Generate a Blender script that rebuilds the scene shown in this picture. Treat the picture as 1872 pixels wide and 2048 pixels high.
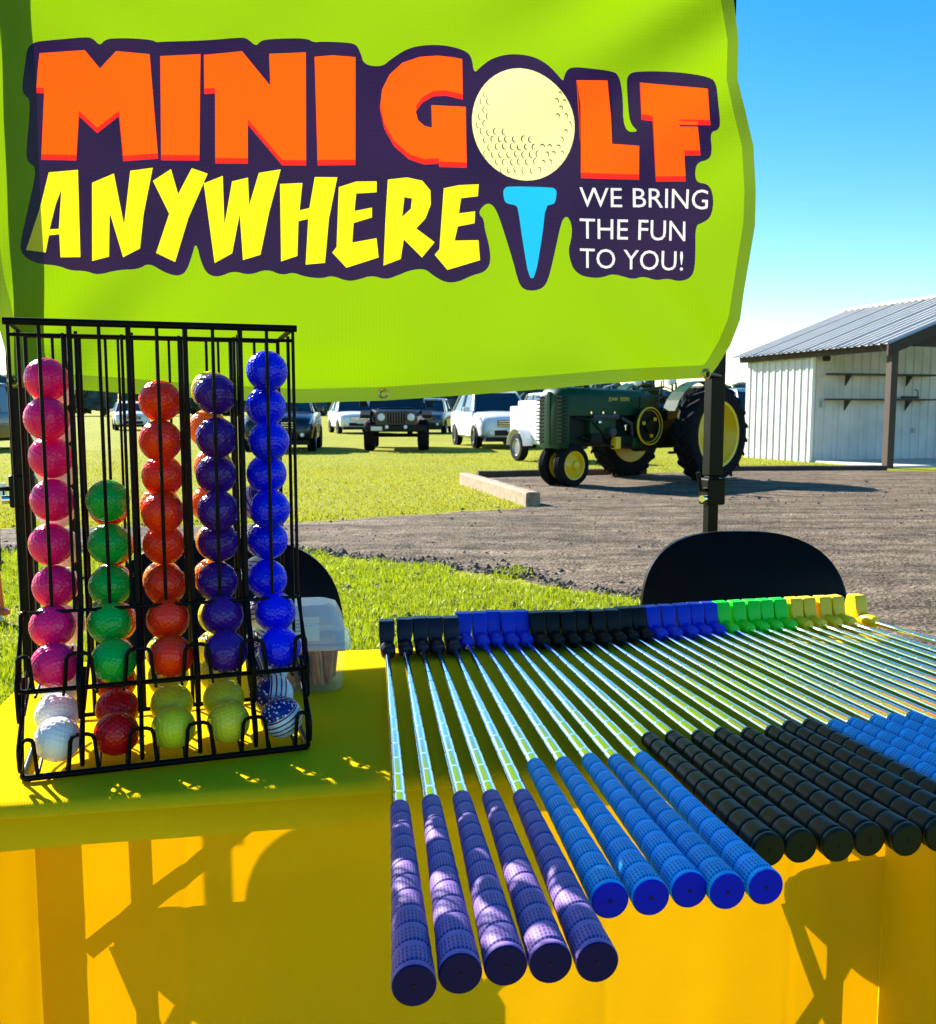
import bpy, math, random
import numpy as np
from mathutils import Vector, Matrix, noise as mnoise
from mathutils.geometry import delaunay_2d_cdt

random.seed(7)
rng = np.random.default_rng(7)
for o in list(bpy.data.objects):
    bpy.data.objects.remove(o)
S = bpy.context.scene
COL = S.collection

# ------------------------------------------------------------------ camera, sky, sun, exposure
CAM_Z = 1.085
TABLE_Z = 0.74
PITCH = math.atan(202 / 1875.0)
FPX = 1875.0
cam_data = bpy.data.cameras.new('camera')
cam = bpy.data.objects.new('camera', cam_data)
COL.objects.link(cam)
cam.location = (0, 0, CAM_Z)
cam.rotation_euler = (math.pi / 2 - PITCH, 0, 0)
cam_data.sensor_fit = 'HORIZONTAL'
cam_data.sensor_width = 36.0
cam_data.lens = 36.0 * FPX / 1872.0
cam_data.clip_start = 0.02
cam_data.clip_end = 6000
cam_data.dof.use_dof = True
cam_data.dof.focus_distance = 0.92
cam_data.dof.aperture_fstop = 36
S.camera = cam

SUN_AZ = math.radians(44)      # the sun stands behind the scene, to the left
SUN_EL = math.radians(30.5)
world = bpy.data.worlds.new('World')
S.world = world
world.use_nodes = True
wn, wl = world.node_tree.nodes, world.node_tree.links
wn.clear()
sky = wn.new('ShaderNodeTexSky')
sky.sky_type = 'NISHITA'
sky.sun_disc = False
sky.sun_elevation = SUN_EL
sky.sun_rotation = -SUN_AZ
sky.air_density = 1.0
sky.dust_density = 0.35
sky.ozone_density = 1.6
hsv = wn.new('ShaderNodeHueSaturation')
hsv.inputs['Saturation'].default_value = 1.55
bg = wn.new('ShaderNodeBackground')
bg.inputs['Strength'].default_value = 0.080
wo = wn.new('ShaderNodeOutputWorld')
wl.new(sky.outputs[0], hsv.inputs['Color'])
wl.new(hsv.outputs[0], bg.inputs['Color'])
wl.new(bg.outputs[0], wo.inputs['Surface'])

sun_data = bpy.data.lights.new('sun', 'SUN')
sun_data.energy = 5.0
sun_data.angle = math.radians(0.5)
sun_data.color = (1.0, 0.95, 0.86)
sun = bpy.data.objects.new('sun', sun_data)
COL.objects.link(sun)
TO_SUN = Vector((-math.sin(SUN_AZ) * math.cos(SUN_EL), math.cos(SUN_AZ) * math.cos(SUN_EL), math.sin(SUN_EL)))
sun.rotation_euler = (-TO_SUN).to_track_quat('-Z', 'Y').to_euler()
sun.location = TO_SUN * 20

S.view_settings.view_transform = 'Standard'
S.view_settings.look = 'None'
S.view_settings.gamma = 1.0
S.view_settings.exposure = 1.65
S.view_settings.use_curve_mapping = False
S.render.engine = 'CYCLES'
S.cycles.max_bounces = 8
S.cycles.transparent_max_bounces = 12
S.cycles.sample_clamp_indirect = 6.0

# ------------------------------------------------------------------ pixel -> place helpers
_c, _s = math.cos(PITCH), math.sin(PITCH)

def ray(px, py):
    x = (px - 936) / FPX
    u = -(py - 1024) / FPX
    return Vector((x, _c + u * _s, -_s + u * _c))

def onz(px, py, z):
    d = ray(px, py)
    t = (z - CAM_Z) / d.z
    return Vector((d.x * t, d.y * t, z))

def ony(px, py, Y):
    d = ray(px, py)
    t = Y / d.y
    return Vector((d.x * t, Y, CAM_Z + d.z * t))

def onplane(px, py, p0, n):
    d = ray(px, py)
    o = Vector((0, 0, CAM_Z))
    t = (p0 - o).dot(n) / d.dot(n)
    return o + d * t

# ------------------------------------------------------------------ materials
MATS = {}

def nodes_of(name):
    m = bpy.data.materials.new(name)
    m.use_nodes = True
    nt = m.node_tree
    nt.nodes.clear()
    out = nt.nodes.new('ShaderNodeOutputMaterial')
    MATS[name] = m
    return m, nt, out

def varied(nt, c, var, scale, detail=4.0, coord='Object'):
    """colour c with procedural light/dark variation"""
    tc = nt.nodes.new('ShaderNodeTexCoord')
    nz = nt.nodes.new('ShaderNodeTexNoise')
    nz.inputs['Scale'].default_value = scale
    nz.inputs['Detail'].default_value = detail
    nt.links.new(tc.outputs[coord], nz.inputs['Vector'])
    mx = nt.nodes.new('ShaderNodeMix')
    mx.data_type = 'RGBA'
    a = [max(0, v * (1 - var)) for v in c] + [1]
    b = [min(1, v * (1 + var)) for v in c] + [1]
    mx.inputs[6].default_value = a
    mx.inputs[7].default_value = b
    nt.links.new(nz.outputs['Fac'], mx.inputs[0])
    return mx.outputs[2], nz, tc

def add_bump(nt, tc, shader, scale, strength, dist, detail=3.0, coord='Object'):
    nz = nt.nodes.new('ShaderNodeTexNoise')
    nz.inputs['Scale'].default_value = scale
    nz.inputs['Detail'].default_value = detail
    nt.links.new(tc.outputs[coord], nz.inputs['Vector'])
    bp = nt.nodes.new('ShaderNodeBump')
    bp.inputs['Strength'].default_value = strength
    bp.inputs['Distance'].default_value = dist
    nt.links.new(nz.outputs['Fac'], bp.inputs['Height'])
    nt.links.new(bp.outputs['Normal'], shader.inputs['Normal'])
    return bp

def pm(name, c, r=.5, metal=0.0, var=.12, scale=8.0, bump=0.0, bscale=120.0, bdist=.002, spec=.5, coat=0.0, sss=0.0):
    if name in MATS:
        return MATS[name]
    m, nt, out = nodes_of(name)
    p = nt.nodes.new('ShaderNodeBsdfPrincipled')
    col, nz, tc = varied(nt, c, var, scale)
    nt.links.new(col, p.inputs['Base Color'])
    mr = nt.nodes.new('ShaderNodeMapRange')
    mr.inputs['To Min'].default_value = max(.02, r * .8)
    mr.inputs['To Max'].default_value = min(1, r * 1.25)
    nt.links.new(nz.outputs['Fac'], mr.inputs['Value'])
    nt.links.new(mr.outputs[0], p.inputs['Roughness'])
    p.inputs['Metallic'].default_value = metal
    p.inputs['Specular IOR Level'].default_value = spec
    p.inputs['Coat Weight'].default_value = coat
    if sss:
        p.inputs['Subsurface Weight'].default_value = sss
        p.inputs['Subsurface Radius'].default_value = (1, 1, 1)
        p.inputs['Subsurface Scale'].default_value = .006
    if bump:
        add_bump(nt, tc, p, bscale, bump, bdist)
    nt.links.new(p.outputs[0], out.inputs['Surface'])
    return m

def sheet(name, diff, trans, fac=.5, gloss=.04, rough=.45, weave=900.0, wstr=.15, var=.05, vscale=3.0):
    """thin cloth or vinyl: part of the light goes through"""
    m, nt, out = nodes_of(name)
    d = nt.nodes.new('ShaderNodeBsdfDiffuse')
    t = nt.nodes.new('ShaderNodeBsdfTranslucent')
    g = nt.nodes.new('ShaderNodeBsdfGlossy')
    g.inputs['Roughness'].default_value = rough
    col, nz, tc = varied(nt, diff, var, vscale)
    nt.links.new(col, d.inputs['Color'])
    col2, _, _ = varied(nt, trans, var, vscale)
    nt.links.new(col2, t.inputs['Color'])
    m1 = nt.nodes.new('ShaderNodeMixShader')
    m1.inputs[0].default_value = fac
    nt.links.new(d.outputs[0], m1.inputs[1])
    nt.links.new(t.outputs[0], m1.inputs[2])
    m2 = nt.nodes.new('ShaderNodeMixShader')
    m2.inputs[0].default_value = gloss
    nt.links.new(m1.outputs[0], m2.inputs[1])
    nt.links.new(g.outputs[0], m2.inputs[2])
    # woven threads: two fine crossed waves
    wv = []
    for ax in ('X', 'Z'):
        w = nt.nodes.new('ShaderNodeTexWave')
        w.bands_direction = ax
        w.inputs['Scale'].default_value = weave / 20.0
        w.inputs['Distortion'].default_value = .4
        nt.links.new(tc.outputs['Object'], w.inputs['Vector'])
        wv.append(w)
    ad = nt.nodes.new('ShaderNodeMath')
    ad.operation = 'ADD'
    nt.links.new(wv[0].outputs['Fac'], ad.inputs[0])
    nt.links.new(wv[1].outputs['Fac'], ad.inputs[1])
    bp = nt.nodes.new('ShaderNodeBump')
    bp.inputs['Strength'].default_value = wstr
    bp.inputs['Distance'].default_value = .0006
    nt.links.new(ad.outputs[0], bp.inputs['Height'])
    for sh in (d, t, g):
        nt.links.new(bp.outputs[0], sh.inputs['Normal'])
    nt.links.new(m2.outputs[0], out.inputs['Surface'])
    return m

# ------------------------------------------------------------------ mesh helpers
class MB:
    def __init__(self):
        self.v, self.f, self.uv = [], [], None
    def add(self, vs, fs, mat=None):
        k = len(self.v)
        for p in vs:
            p = Vector(p)
            self.v.append(tuple(mat @ p) if mat is not None else tuple(p))
        self.f += [tuple(i + k for i in f) for f in fs]
        return self
    def box(self, c, s, mat=None):
        x, y, z = c
        a, b, d = s[0] / 2, s[1] / 2, s[2] / 2
        vs = [(x - a, y - b, z - d), (x + a, y - b, z - d), (x + a, y + b, z - d), (x - a, y + b, z - d),
              (x - a, y - b, z + d), (x + a, y - b, z + d), (x + a, y + b, z + d), (x - a, y + b, z + d)]
        return self.add(vs, [(0, 3, 2, 1), (4, 5, 6, 7), (0, 1, 5, 4), (1, 2, 6, 5), (2, 3, 7, 6), (3, 0, 4, 7)], mat)
    def tube(self, pts, r, n=8, caps=True, closed=False):
        pts = [Vector(p) for p in pts]
        m = len(pts)
        rs = r if isinstance(r, (list, tuple)) else [r] * m
        vs, fs = [], []
        prev = None
        for i, p in enumerate(pts):
            if closed:
                t = (pts[(i + 1) % m] - pts[i - 1])
            elif i == 0:
                t = pts[1] - pts[0]
            elif i == m - 1:
                t = pts[-1] - pts[-2]
            else:
                t = (pts[i + 1] - p).normalized() + (p - pts[i - 1]).normalized()
            if t.length < 1e-9:
                t = Vector((0, 0, 1))
            t.normalize()
            if prev is None:
                a = t.orthogonal().normalized()
            else:
                a = prev - t * prev.dot(t)
                a = a.normalized() if a.length > 1e-6 else t.orthogonal().normalized()
            prev = a
            b = t.cross(a)
            for k in range(n):
                th = 2 * math.pi * k / n
                vs.append(p + (a * math.cos(th) + b * math.sin(th)) * rs[i])
        for i in range(m if closed else m - 1):
            j = (i + 1) % m
            for k in range(n):
                l = (k + 1) % n
                fs.append((i * n + k, i * n + l, j * n + l, j * n + k))
        if caps and not closed:
            fs.append(tuple(range(n - 1, -1, -1)))
            fs.append(tuple((m - 1) * n + k for k in range(n)))
        return self.add(vs, fs)
    def lathe(self, prof, n=24, mat=None, close=False):
        """prof: list of (r, z) turned round z"""
        vs, fs = [], []
        for r, z in prof:
            for k in range(n):
                th = 2 * math.pi * k / n
                vs.append((r * math.cos(th), r * math.sin(th), z))
        m = len(prof)
        for i in range(m if close else m - 1):
            j = (i + 1) % m
            for k in range(n):
                l = (k + 1) % n
                fs.append((i * n + k, i * n + l, j * n + l, j * n + k))
        if not close:
            if prof[0][0] > 1e-6:
                fs.append(tuple(range(n - 1, -1, -1)))
            if prof[-1][0] > 1e-6:
                fs.append(tuple((m - 1) * n + k for k in range(n)))
        return self.add(vs, fs, mat)
    def prism(self, poly, z0, z1, mat=None):
        n = len(poly)
        vs = [(x, y, z0) for x, y in poly] + [(x, y, z1) for x, y in poly]
        fs = [tuple(range(n - 1, -1, -1)), tuple(range(n, 2 * n))]
        fs += [(i, (i + 1) % n, n + (i + 1) % n, n + i) for i in range(n)]
        return self.add(vs, fs, mat)
    def loft(self, rings, closed=True, caps=True):
        n = len(rings[0])
        vs = [p for r in rings for p in r]
        fs = []
        for i in range(len(rings) - 1):
            for k in range(n if closed else n - 1):
                l = (k + 1) % n
                fs.append((i * n + k, i * n + l, (i + 1) * n + l, (i + 1) * n + k))
        if caps and closed:
            fs.append(tuple(range(n - 1, -1, -1)))
            fs.append(tuple((len(rings) - 1) * n + k for k in range(n)))
        return self.add(vs, fs)
    def mesh(self, name):
        me = bpy.data.meshes.new(name)
        me.from_pydata(self.v, [], self.f)
        me.update()
        return me
    def build(self, name, mat, parent=None, smooth=False, bevel=0.0, loc=None, rot=None, seg=2):
        me = self.mesh(name)
        return place(name, me, mat, parent, smooth, bevel, loc, rot, seg)

def place(name, me, mat, parent=None, smooth=False, bevel=0.0, loc=None, rot=None, seg=2):
    if mat is not None and not me.materials:
        me.materials.append(mat)
    if smooth:
        me.polygons.foreach_set('use_smooth', [True] * len(me.polygons))
        if smooth != 'all':
            me.set_sharp_from_angle(angle=math.radians(40))
    o = bpy.data.objects.new(name, me)
    COL.objects.link(o)
    if parent is not None:
        o.parent = parent
    if loc is not None:
        o.location = loc
    if rot is not None:
        o.rotation_euler = rot
    if bevel:
        md = o.modifiers.new('bevel', 'BEVEL')
        md.width = bevel
        md.segments = seg
        md.limit_method = 'ANGLE'
        md.angle_limit = math.radians(35)
    return o

def thing(name, label, cat, loc=(0, 0, 0), rz=0.0, group=None):
    o = bpy.data.objects.new(name, None)
    COL.objects.link(o)
    o.empty_display_size = .1
    o.location = loc
    o.rotation_euler = (0, 0, rz)
    tag(o, label, cat, group)
    return o

def tag(o, label=None, cat=None, group=None, kind=None):
    if label: o['label'] = label
    if cat: o['category'] = cat
    if group: o['group'] = group
    if kind: o['kind'] = kind
    return o

def copy_tree(o, parent=None):
    c = o.copy()
    COL.objects.link(c)
    if parent is not None:
        c.parent = parent
    for ch in list(o.children):
        copy_tree(ch, c)
    return c

RX90 = Matrix.Rotation(math.pi / 2, 4, 'X')
RY90 = Matrix.Rotation(math.pi / 2, 4, 'Y')

def T(x, y, z):
    return Matrix.Translation((x, y, z))

def text_loops(body, size=1.0):
    """outline loops of a line of text, (x, y) at the given cap size"""
    cu = bpy.data.curves.new('t', 'FONT')
    cu.body = body
    cu.size = size
    cu.resolution_u = 3
    ob = bpy.data.objects.new('t', cu)
    COL.objects.link(ob)
    dg = bpy.context.evaluated_depsgraph_get()
    dg.update()
    me = bpy.data.meshes.new_from_object(ob.evaluated_get(dg))
    cnt = {}
    for p in me.polygons:
        vs = list(p.vertices)
        for a, b in zip(vs, vs[1:] + vs[:1]):
            cnt[(min(a, b), max(a, b))] = cnt.get((min(a, b), max(a, b)), 0) + 1
    nb = {}
    # weld by position so that loops close
    key = lambda i: (round(me.vertices[i].co.x, 5), round(me.vertices[i].co.y, 5))
    for (a, b), n in cnt.items():
        if n == 1 and key(a) != key(b):
            nb.setdefault(key(a), []).append(key(b))
            nb.setdefault(key(b), []).append(key(a))
    loops, seen = [], set()
    for st in nb:
        if st in seen:
            continue
        lp, cur, prv = [], st, None
        while cur is not None and cur not in seen:
            seen.add(cur)
            lp.append(cur)
            nxt = [q for q in nb[cur] if q not in seen]
            prv, cur = cur, (nxt[0] if nxt else None)
        if len(lp) > 2:
            loops.append(lp)
    verts = [tuple(v.co) for v in me.vertices]
    faces = [tuple(p.vertices) for p in me.polygons]
    bpy.data.objects.remove(ob)
    bpy.data.curves.remove(cu)
    bpy.data.meshes.remove(me)
    return loops, verts, faces

def text_part(name, body, size, mat, parent, M):
    _, vs, fs = text_loops(body, size)
    return MB().add([(x, y, 0) for x, y, z in vs], fs, M).build(name, mat, parent)
# ------------------------------------------------------------------ ground
def ground_mat(name, cols, scales, bump, bscale, bdist, rough=.95, streak=False):
    m, nt, out = nodes_of(name)
    p = nt.nodes.new('ShaderNodeBsdfPrincipled')
    p.inputs['Roughness'].default_value = rough
    p.inputs['Specular IOR Level'].default_value = .15
    tc = nt.nodes.new('ShaderNodeTexCoord')
    cur = None
    for (c0, c1), sc in zip(cols, scales):
        nz = nt.nodes.new('ShaderNodeTexNoise')
        nz.inputs['Scale'].default_value = sc
        nz.inputs['Detail'].default_value = 6
        nz.inputs['Roughness'].default_value = .65
        nt.links.new(tc.outputs['Object'], nz.inputs['Vector'])
        rp = nt.nodes.new('ShaderNodeValToRGB')
        rp.color_ramp.elements[0].position = .41
        rp.color_ramp.elements[1].position = .60
        rp.color_ramp.elements[0].color = (*c0, 1)
        rp.color_ramp.elements[1].color = (*c1, 1)
        nt.links.new(nz.outputs['Fac'], rp.inputs['Fac'])
        if cur is None:
            cur = rp.outputs[0]
        else:
            mx = nt.nodes.new('ShaderNodeMix')
            mx.data_type = 'RGBA'
            mx.inputs[0].default_value = .5
            nt.links.new(cur, mx.inputs[6])
            nt.links.new(rp.outputs[0], mx.inputs[7])
            cur = mx.outputs[2]
    if streak:
        mp = nt.nodes.new('ShaderNodeMapping'); mp.inputs['Scale'].default_value = (.35, 2.2, 1)
        nt.links.new(tc.outputs['Object'], mp.inputs['Vector'])
        nz = nt.nodes.new('ShaderNodeTexNoise'); nz.inputs['Scale'].default_value = 1.6; nz.inputs['Detail'].default_value = 8; nz.inputs['Roughness'].default_value = .7
        nt.links.new(mp.outputs[0], nz.inputs['Vector'])
        rp = nt.nodes.new('ShaderNodeValToRGB')
        rp.color_ramp.elements[0].position = .38; rp.color_ramp.elements[1].position = .66
        rp.color_ramp.elements[0].color = (.45, .43, .40, 1); rp.color_ramp.elements[1].color = (1.5, 1.45, 1.35, 1)
        nt.links.new(nz.outputs['Fac'], rp.inputs['Fac'])
        mx = nt.nodes.new('ShaderNodeMix'); mx.data_type = 'RGBA'; mx.blend_type = 'MULTIPLY'; mx.inputs[0].default_value = 1
        nt.links.new(cur, mx.inputs[6]); nt.links.new(rp.outputs[0], mx.inputs[7])
        cur = mx.outputs[2]
    nt.links.new(cur, p.inputs['Base Color'])
    add_bump(nt, tc, p, bscale, bump, bdist, 6)
    nt.links.new(p.outputs[0], out.inputs['Surface'])
    return m

M_grass = ground_mat('field_grass', [((.19, .225, .004), (.36, .33, .010)), ((.20, .24, .004), (.31, .30, .008)), ((.12, .15, .003), (.38, .36, .015))],
                     (.12, 1.7, 22.0), .9, 30, .05)
M_dirt = ground_mat('dirt', [((.085, .062, .042), (.22, .17, .12)), ((.022, .016, .011), (.28, .22, .16)), ((.016, .012, .008), (.30, .235, .17))],
                    (1.1, 9.0, 55.0), 1.0, 40, .03, streak=True)
g = MB()
g.add([(-2500, -60, 0), (2500, -60, 0), (2500, 3500, 0), (-2500, 3500, 0)], [(0, 1, 2, 3)])
gr = g.build('ground', M_grass)
tag(gr, kind='structure')

# bare driveway: outline given on the ground, filled with a fine uneven grid
dirt_px = [(-260, 1062), (0, 1056), (300, 1052), (590, 1044), (780, 1032), (940, 1020), (1040, 1016), (1078, 1012), (1010, 985), (930, 956), (1000, 953),
           (1110, 950), (1300, 946), (1480, 941), (1620, 938), (1780, 940), (1990, 943), (2500, 946), (2900, 1300), (2500, 1560), (1900, 1420), (1500, 1275), (1350, 1222),
           (1270, 1198), (1150, 1176), (1000, 1152), (850, 1132), (650, 1116), (590, 1108), (300, 1104), (0, 1108), (-260, 1112)]
dirt_poly = [onz(x, y, 0).to_2d() for x, y in dirt_px]

def inside(px, py, poly):
    px = np.asarray(px); py = np.asarray(py)
    r = np.zeros(px.shape, bool)
    n = len(poly)
    for i in range(n):
        x0, y0 = poly[i]; x1, y1 = poly[(i + 1) % n]
        if y0 == y1:
            continue
        c = (y0 > py) != (y1 > py)
        r ^= c & (px < (x1 - x0) * (py - y0) / (y1 - y0) + x0)
    return r

_tab = rng.random((257, 257))
def vnoise(x, y, f):
    x = np.asarray(x) * f + 1000; y = np.asarray(y) * f + 1000
    xi = np.floor(x).astype(int); yi = np.floor(y).astype(int)
    fx = x - xi; fy = y - yi
    fx = fx * fx * (3 - 2 * fx); fy = fy * fy * (3 - 2 * fy)
    xi %= 256; yi %= 256
    a = _tab[xi, yi] * (1 - fx) + _tab[xi + 1, yi] * fx
    b = _tab[xi, yi + 1] * (1 - fx) + _tab[xi + 1, yi + 1] * fx
    return a * (1 - fy) + b * fy

def grid_sheet(name, mat, x0, x1, y0, y1, step, zfun, poly=None):
    nx = int((x1 - x0) / step) + 1; ny = int((y1 - y0) / step) + 1
    X, Y = np.meshgrid(np.linspace(x0, x1, nx), np.linspace(y0, y1, ny), indexing='ij')
    jx = X + (vnoise(X, Y, 3.1) - .5) * .5; jy = Y + (vnoise(X + 50, Y, 2.7) - .5) * .5
    ins = inside(jx, jy, poly)
    wt = ins.astype(float)
    for _ in range(30):
        q_ = np.pad(wt, 1, mode='edge')
        wt = (q_[:-2, 1:-1] + q_[2:, 1:-1] + q_[1:-1, :-2] + q_[1:-1, 2:] + q_[1:-1, 1:-1]) / 5
    wt = np.clip((wt - .45) * 2.0, 0, 1)
    Z = -.010 + (zfun(X, Y) + .010) * wt
    idx = np.arange(nx * ny).reshape(nx, ny)
    keep = ins[:-1, :-1] & ins[1:, :-1] & ins[1:, 1:] & ins[:-1, 1:]
    q = np.stack([idx[:-1, :-1], idx[1:, :-1], idx[1:, 1:], idx[:-1, 1:]], -1)[keep]
    used = np.unique(q)
    remap = -np.ones(nx * ny, int); remap[used] = np.arange(len(used))
    V = np.stack([X.ravel(), Y.ravel(), Z.ravel()], -1)[used]
    me = bpy.data.meshes.new(name)
    me.from_pydata(V.tolist(), [], remap[q].tolist())
    me.update()
    return place(name, me, mat, None, 'all')

def dirt_z(X, Y):
    near = np.clip((14 - Y) / 6, .35, 1)
    ridge = vnoise(X * .6, Y, 1.1) * .03 + vnoise(X, Y, 4.0) * .040 + vnoise(X, Y, 8.0) * .045
    return .008 + ridge * near * .42
ds = grid_sheet('dirt_driveway', M_dirt, -7.5, 13, 3.4, 17.6, .065, dirt_z, dirt_poly)
tag(ds, kind='structure')

def blades(name, mat, n, sampler, hmin, hmax, wid):
    P = sampler(n)
    m = len(P)
    th = rng.random(m) * 2 * np.pi
    h = hmin + rng.random(m) ** 1.5 * (hmax - hmin)
    lean = rng.random(m) * .9 * h
    la = rng.random(m) * 2 * np.pi
    w = wid * (.6 + .8 * rng.random(m))
    dx = np.cos(th) * w; dy = np.sin(th) * w
    z0 = np.zeros(m)
    A = np.stack([P[:, 0] - dx, P[:, 1] - dy, z0], -1)
    B = np.stack([P[:, 0] + dx, P[:, 1] + dy, z0], -1)
    mx = P[:, 0] + np.cos(la) * lean * .35; my = P[:, 1] + np.sin(la) * lean * .35
    Cc = np.stack([mx + dx * .7, my + dy * .7, h * .6], -1)
    D = np.stack([mx - dx * .7, my - dy * .7, h * .6], -1)
    E_ = np.stack([P[:, 0] + np.cos(la) * lean, P[:, 1] + np.sin(la) * lean, h], -1)
    V = np.stack([A, B, Cc, D, E_], 1).reshape(-1, 3)
    k = np.arange(m)[:, None] * 5
    quads = (k + np.array([0, 1, 2, 3])).tolist()
    tris = (k + np.array([3, 2, 4])).tolist()
    me = bpy.data.meshes.new(name)
    me.from_pydata(V.tolist(), [], quads + tris)
    me.update()
    o = place(name, me, mat)
    return o

M_blade = None
def blade_mat(name, c, t):
    m, nt, out = nodes_of(name)
    d = nt.nodes.new('ShaderNodeBsdfDiffuse')
    tr = nt.nodes.new('ShaderNodeBsdfTranslucent')
    col, _, _ = varied(nt, c, .55, 5.0)
    nt.links.new(col, d.inputs['Color'])
    col2, _, _ = varied(nt, t, .5, 7.0)
    nt.links.new(col2, tr.inputs['Color'])
    mx = nt.nodes.new('ShaderNodeMixShader')
    mx.inputs[0].default_value = .5
    nt.links.new(d.outputs[0], mx.inputs[1]); nt.links.new(tr.outputs[0], mx.inputs[2])
    gl = nt.nodes.new('ShaderNodeBsdfGlossy')
    gl.inputs['Roughness'].default_value = .45
    gl.inputs['Color'].default_value = (.9, .95, .7, 1)
    m2 = nt.nodes.new('ShaderNodeMixShader')
    m2.inputs[0].default_value = .06
    nt.links.new(mx.outputs[0], m2.inputs[1]); nt.links.new(gl.outputs[0], m2.inputs[2])
    nt.links.new(m2.outputs[0], out.inputs['Surface'])
    return m
M_blade = blade_mat('lawn_blades', (.17, .23, .005), (.32, .39, .005))
M_blade2 = blade_mat('field_blades', (.21, .23, .006), (.36, .35, .008))

def sample_near(n):
    out = []
    while sum(len(a) for a in out) < n:
        Y = 2.3 + (7.6 - 2.3) * rng.random(n)
        X = -.53 * Y - .1 + rng.random(n) * (.95 * Y)
        keep = ~inside(X + (vnoise(X, Y, 3.1) - .5) * .6, Y + (vnoise(X + 50, Y, 2.7) - .5) * .6, dirt_poly)
        keep &= (rng.random(n) < .35 + .65 * (vnoise(X, Y, 1.3) > .38)) & (X < 1.6)
        out.append(np.stack([X[keep], Y[keep]], -1))
    return np.concatenate(out)[:n]
o = blades('lawn_grass', M_blade, 85000, sample_near, .02, .055, .0028)
tag(o, 'short sunlit grass between the table and the dirt driveway', 'grass', kind='stuff')

def sample_far(n):
    out = []
    while sum(len(a) for a in out) < n:
        Y = 8.6 + (26 - 8.6) * rng.random(n) ** 1.6
        X = -.53 * Y + rng.random(n) * (.97 * Y)
        keep = ~inside(X, Y, dirt_poly) & (rng.random(n) < .2 + .8 * vnoise(X * .5, Y, .9))
        out.append(np.stack([X[keep], Y[keep]], -1))
    return np.concatenate(out)[:n]
o = blades('field_turf', M_blade2, 60000, sample_far, .012, .038, .006)
tag(o, 'yellow green mown grass of the parking field', 'grass', kind='stuff')

# crumbled clods along the near edge of the driveway
def clods(n):
    M = MB()
    base = [Vector(p).normalized() for p in ((1, 0, .2), (0, 1, .1), (-1, 0, .2), (0, -1, 0), (0, 0, 1), (.6, .6, .6), (-.6, .5, .5))]
    fs = [(0, 5, 3), (0, 1, 5), (1, 6, 5), (1, 2, 6), (2, 4, 6), (6, 4, 5), (5, 4, 3), (2, 3, 4)]
    cnt = 0
    while cnt < n:
        if random.random() < .35:
            px = random.uniform(-40, 1330)
            edge = np.interp(px, [-40, 0, 300, 590, 650, 850, 1000, 1150, 1330], [1108, 1108, 1104, 1108, 1116, 1132, 1152, 1176, 1215])
            py = edge - abs(random.gauss(0, 22)) + 4
        else:
            px = random.uniform(-40, 1872); py = random.uniform(960, 1240)
        p = onz(px, py, 0)
        if not inside([p.x], [p.y], dirt_poly)[0] and random.random() < .8:
            continue
        s = random.uniform(.006, .020) * random.choice((.4, .5, .7, 1, 1.5))
        R = Matrix.Rotation(random.uniform(0, 6.28), 4, 'Z')
        M.add([b * s * random.uniform(.6, 1.3) for b in base], fs, T(p.x, p.y, .012) @ R)
        cnt += 1
    return M
M_clod = pm('dark_clods', (.10, .08, .06), .95, var=.6, scale=6, bump=.6, bscale=80, bdist=.004)
o = clods(7000).build('soil_clods', M_clod)
tag(o, 'dark crumbled soil lying on the dirt driveway', 'soil', kind='stuff')

# ------------------------------------------------------------------ landscape timbers
M_timber = pm('weathered_timber', (.30, .22, .135), .9, var=.95, scale=11, bump=.6, bscale=40, bdist=.006)
M_tie = pm('dark_sleeper', (.055, .042, .032), .9, var=.4, scale=6, bump=.6, bscale=40, bdist=.006)

def beam(name, label, a, b, h, w, mat, group=None):
    a, b = Vector(a), Vector(b)
    L = (b - a).length
    o = MB()
    rings = []
    for i in range(13):
        t = i / 12
        jz = mnoise.noise(Vector((t * 5, a.x, a.y))) * .012
        jy = mnoise.noise(Vector((t * 4 + 9, a.y, a.x))) * .012
        rings.append([(t * L, -w / 2 + jy, -.02), (t * L, w / 2 + jy, -.02), (t * L, w / 2 + jy, h * .9 + jz), (t * L, w * .38 + jy, h + jz),
                      (t * L, -w * .38 + jy, h + jz), (t * L, -w / 2 + jy, h * .9 + jz)])
    o.loft(rings)
    r = o.build(name, mat, None, True)
    r.location = a
    r.rotation_euler = (0, 0, math.atan2(b.y - a.y, b.x - a.x))
    tag(r, label, 'timber', group)
    return r
beam('landscape_timber', 'pale weathered timber lying slantwise at the grass and dirt edge', onz(930, 968, 0), onz(1066, 1014, 0), .17, .17, M_timber)
beam('railway_sleeper', 'dark timber edging behind the tractor front wheels', onz(955, 955, 0), onz(1290, 949, 0), .11, .15, M_tie)
beam('railway_sleeper', 'dark timber edging between tractor rear wheel and white shed', onz(1440, 943, 0), onz(1770, 941, 0), .10, .15, M_tie)

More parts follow.
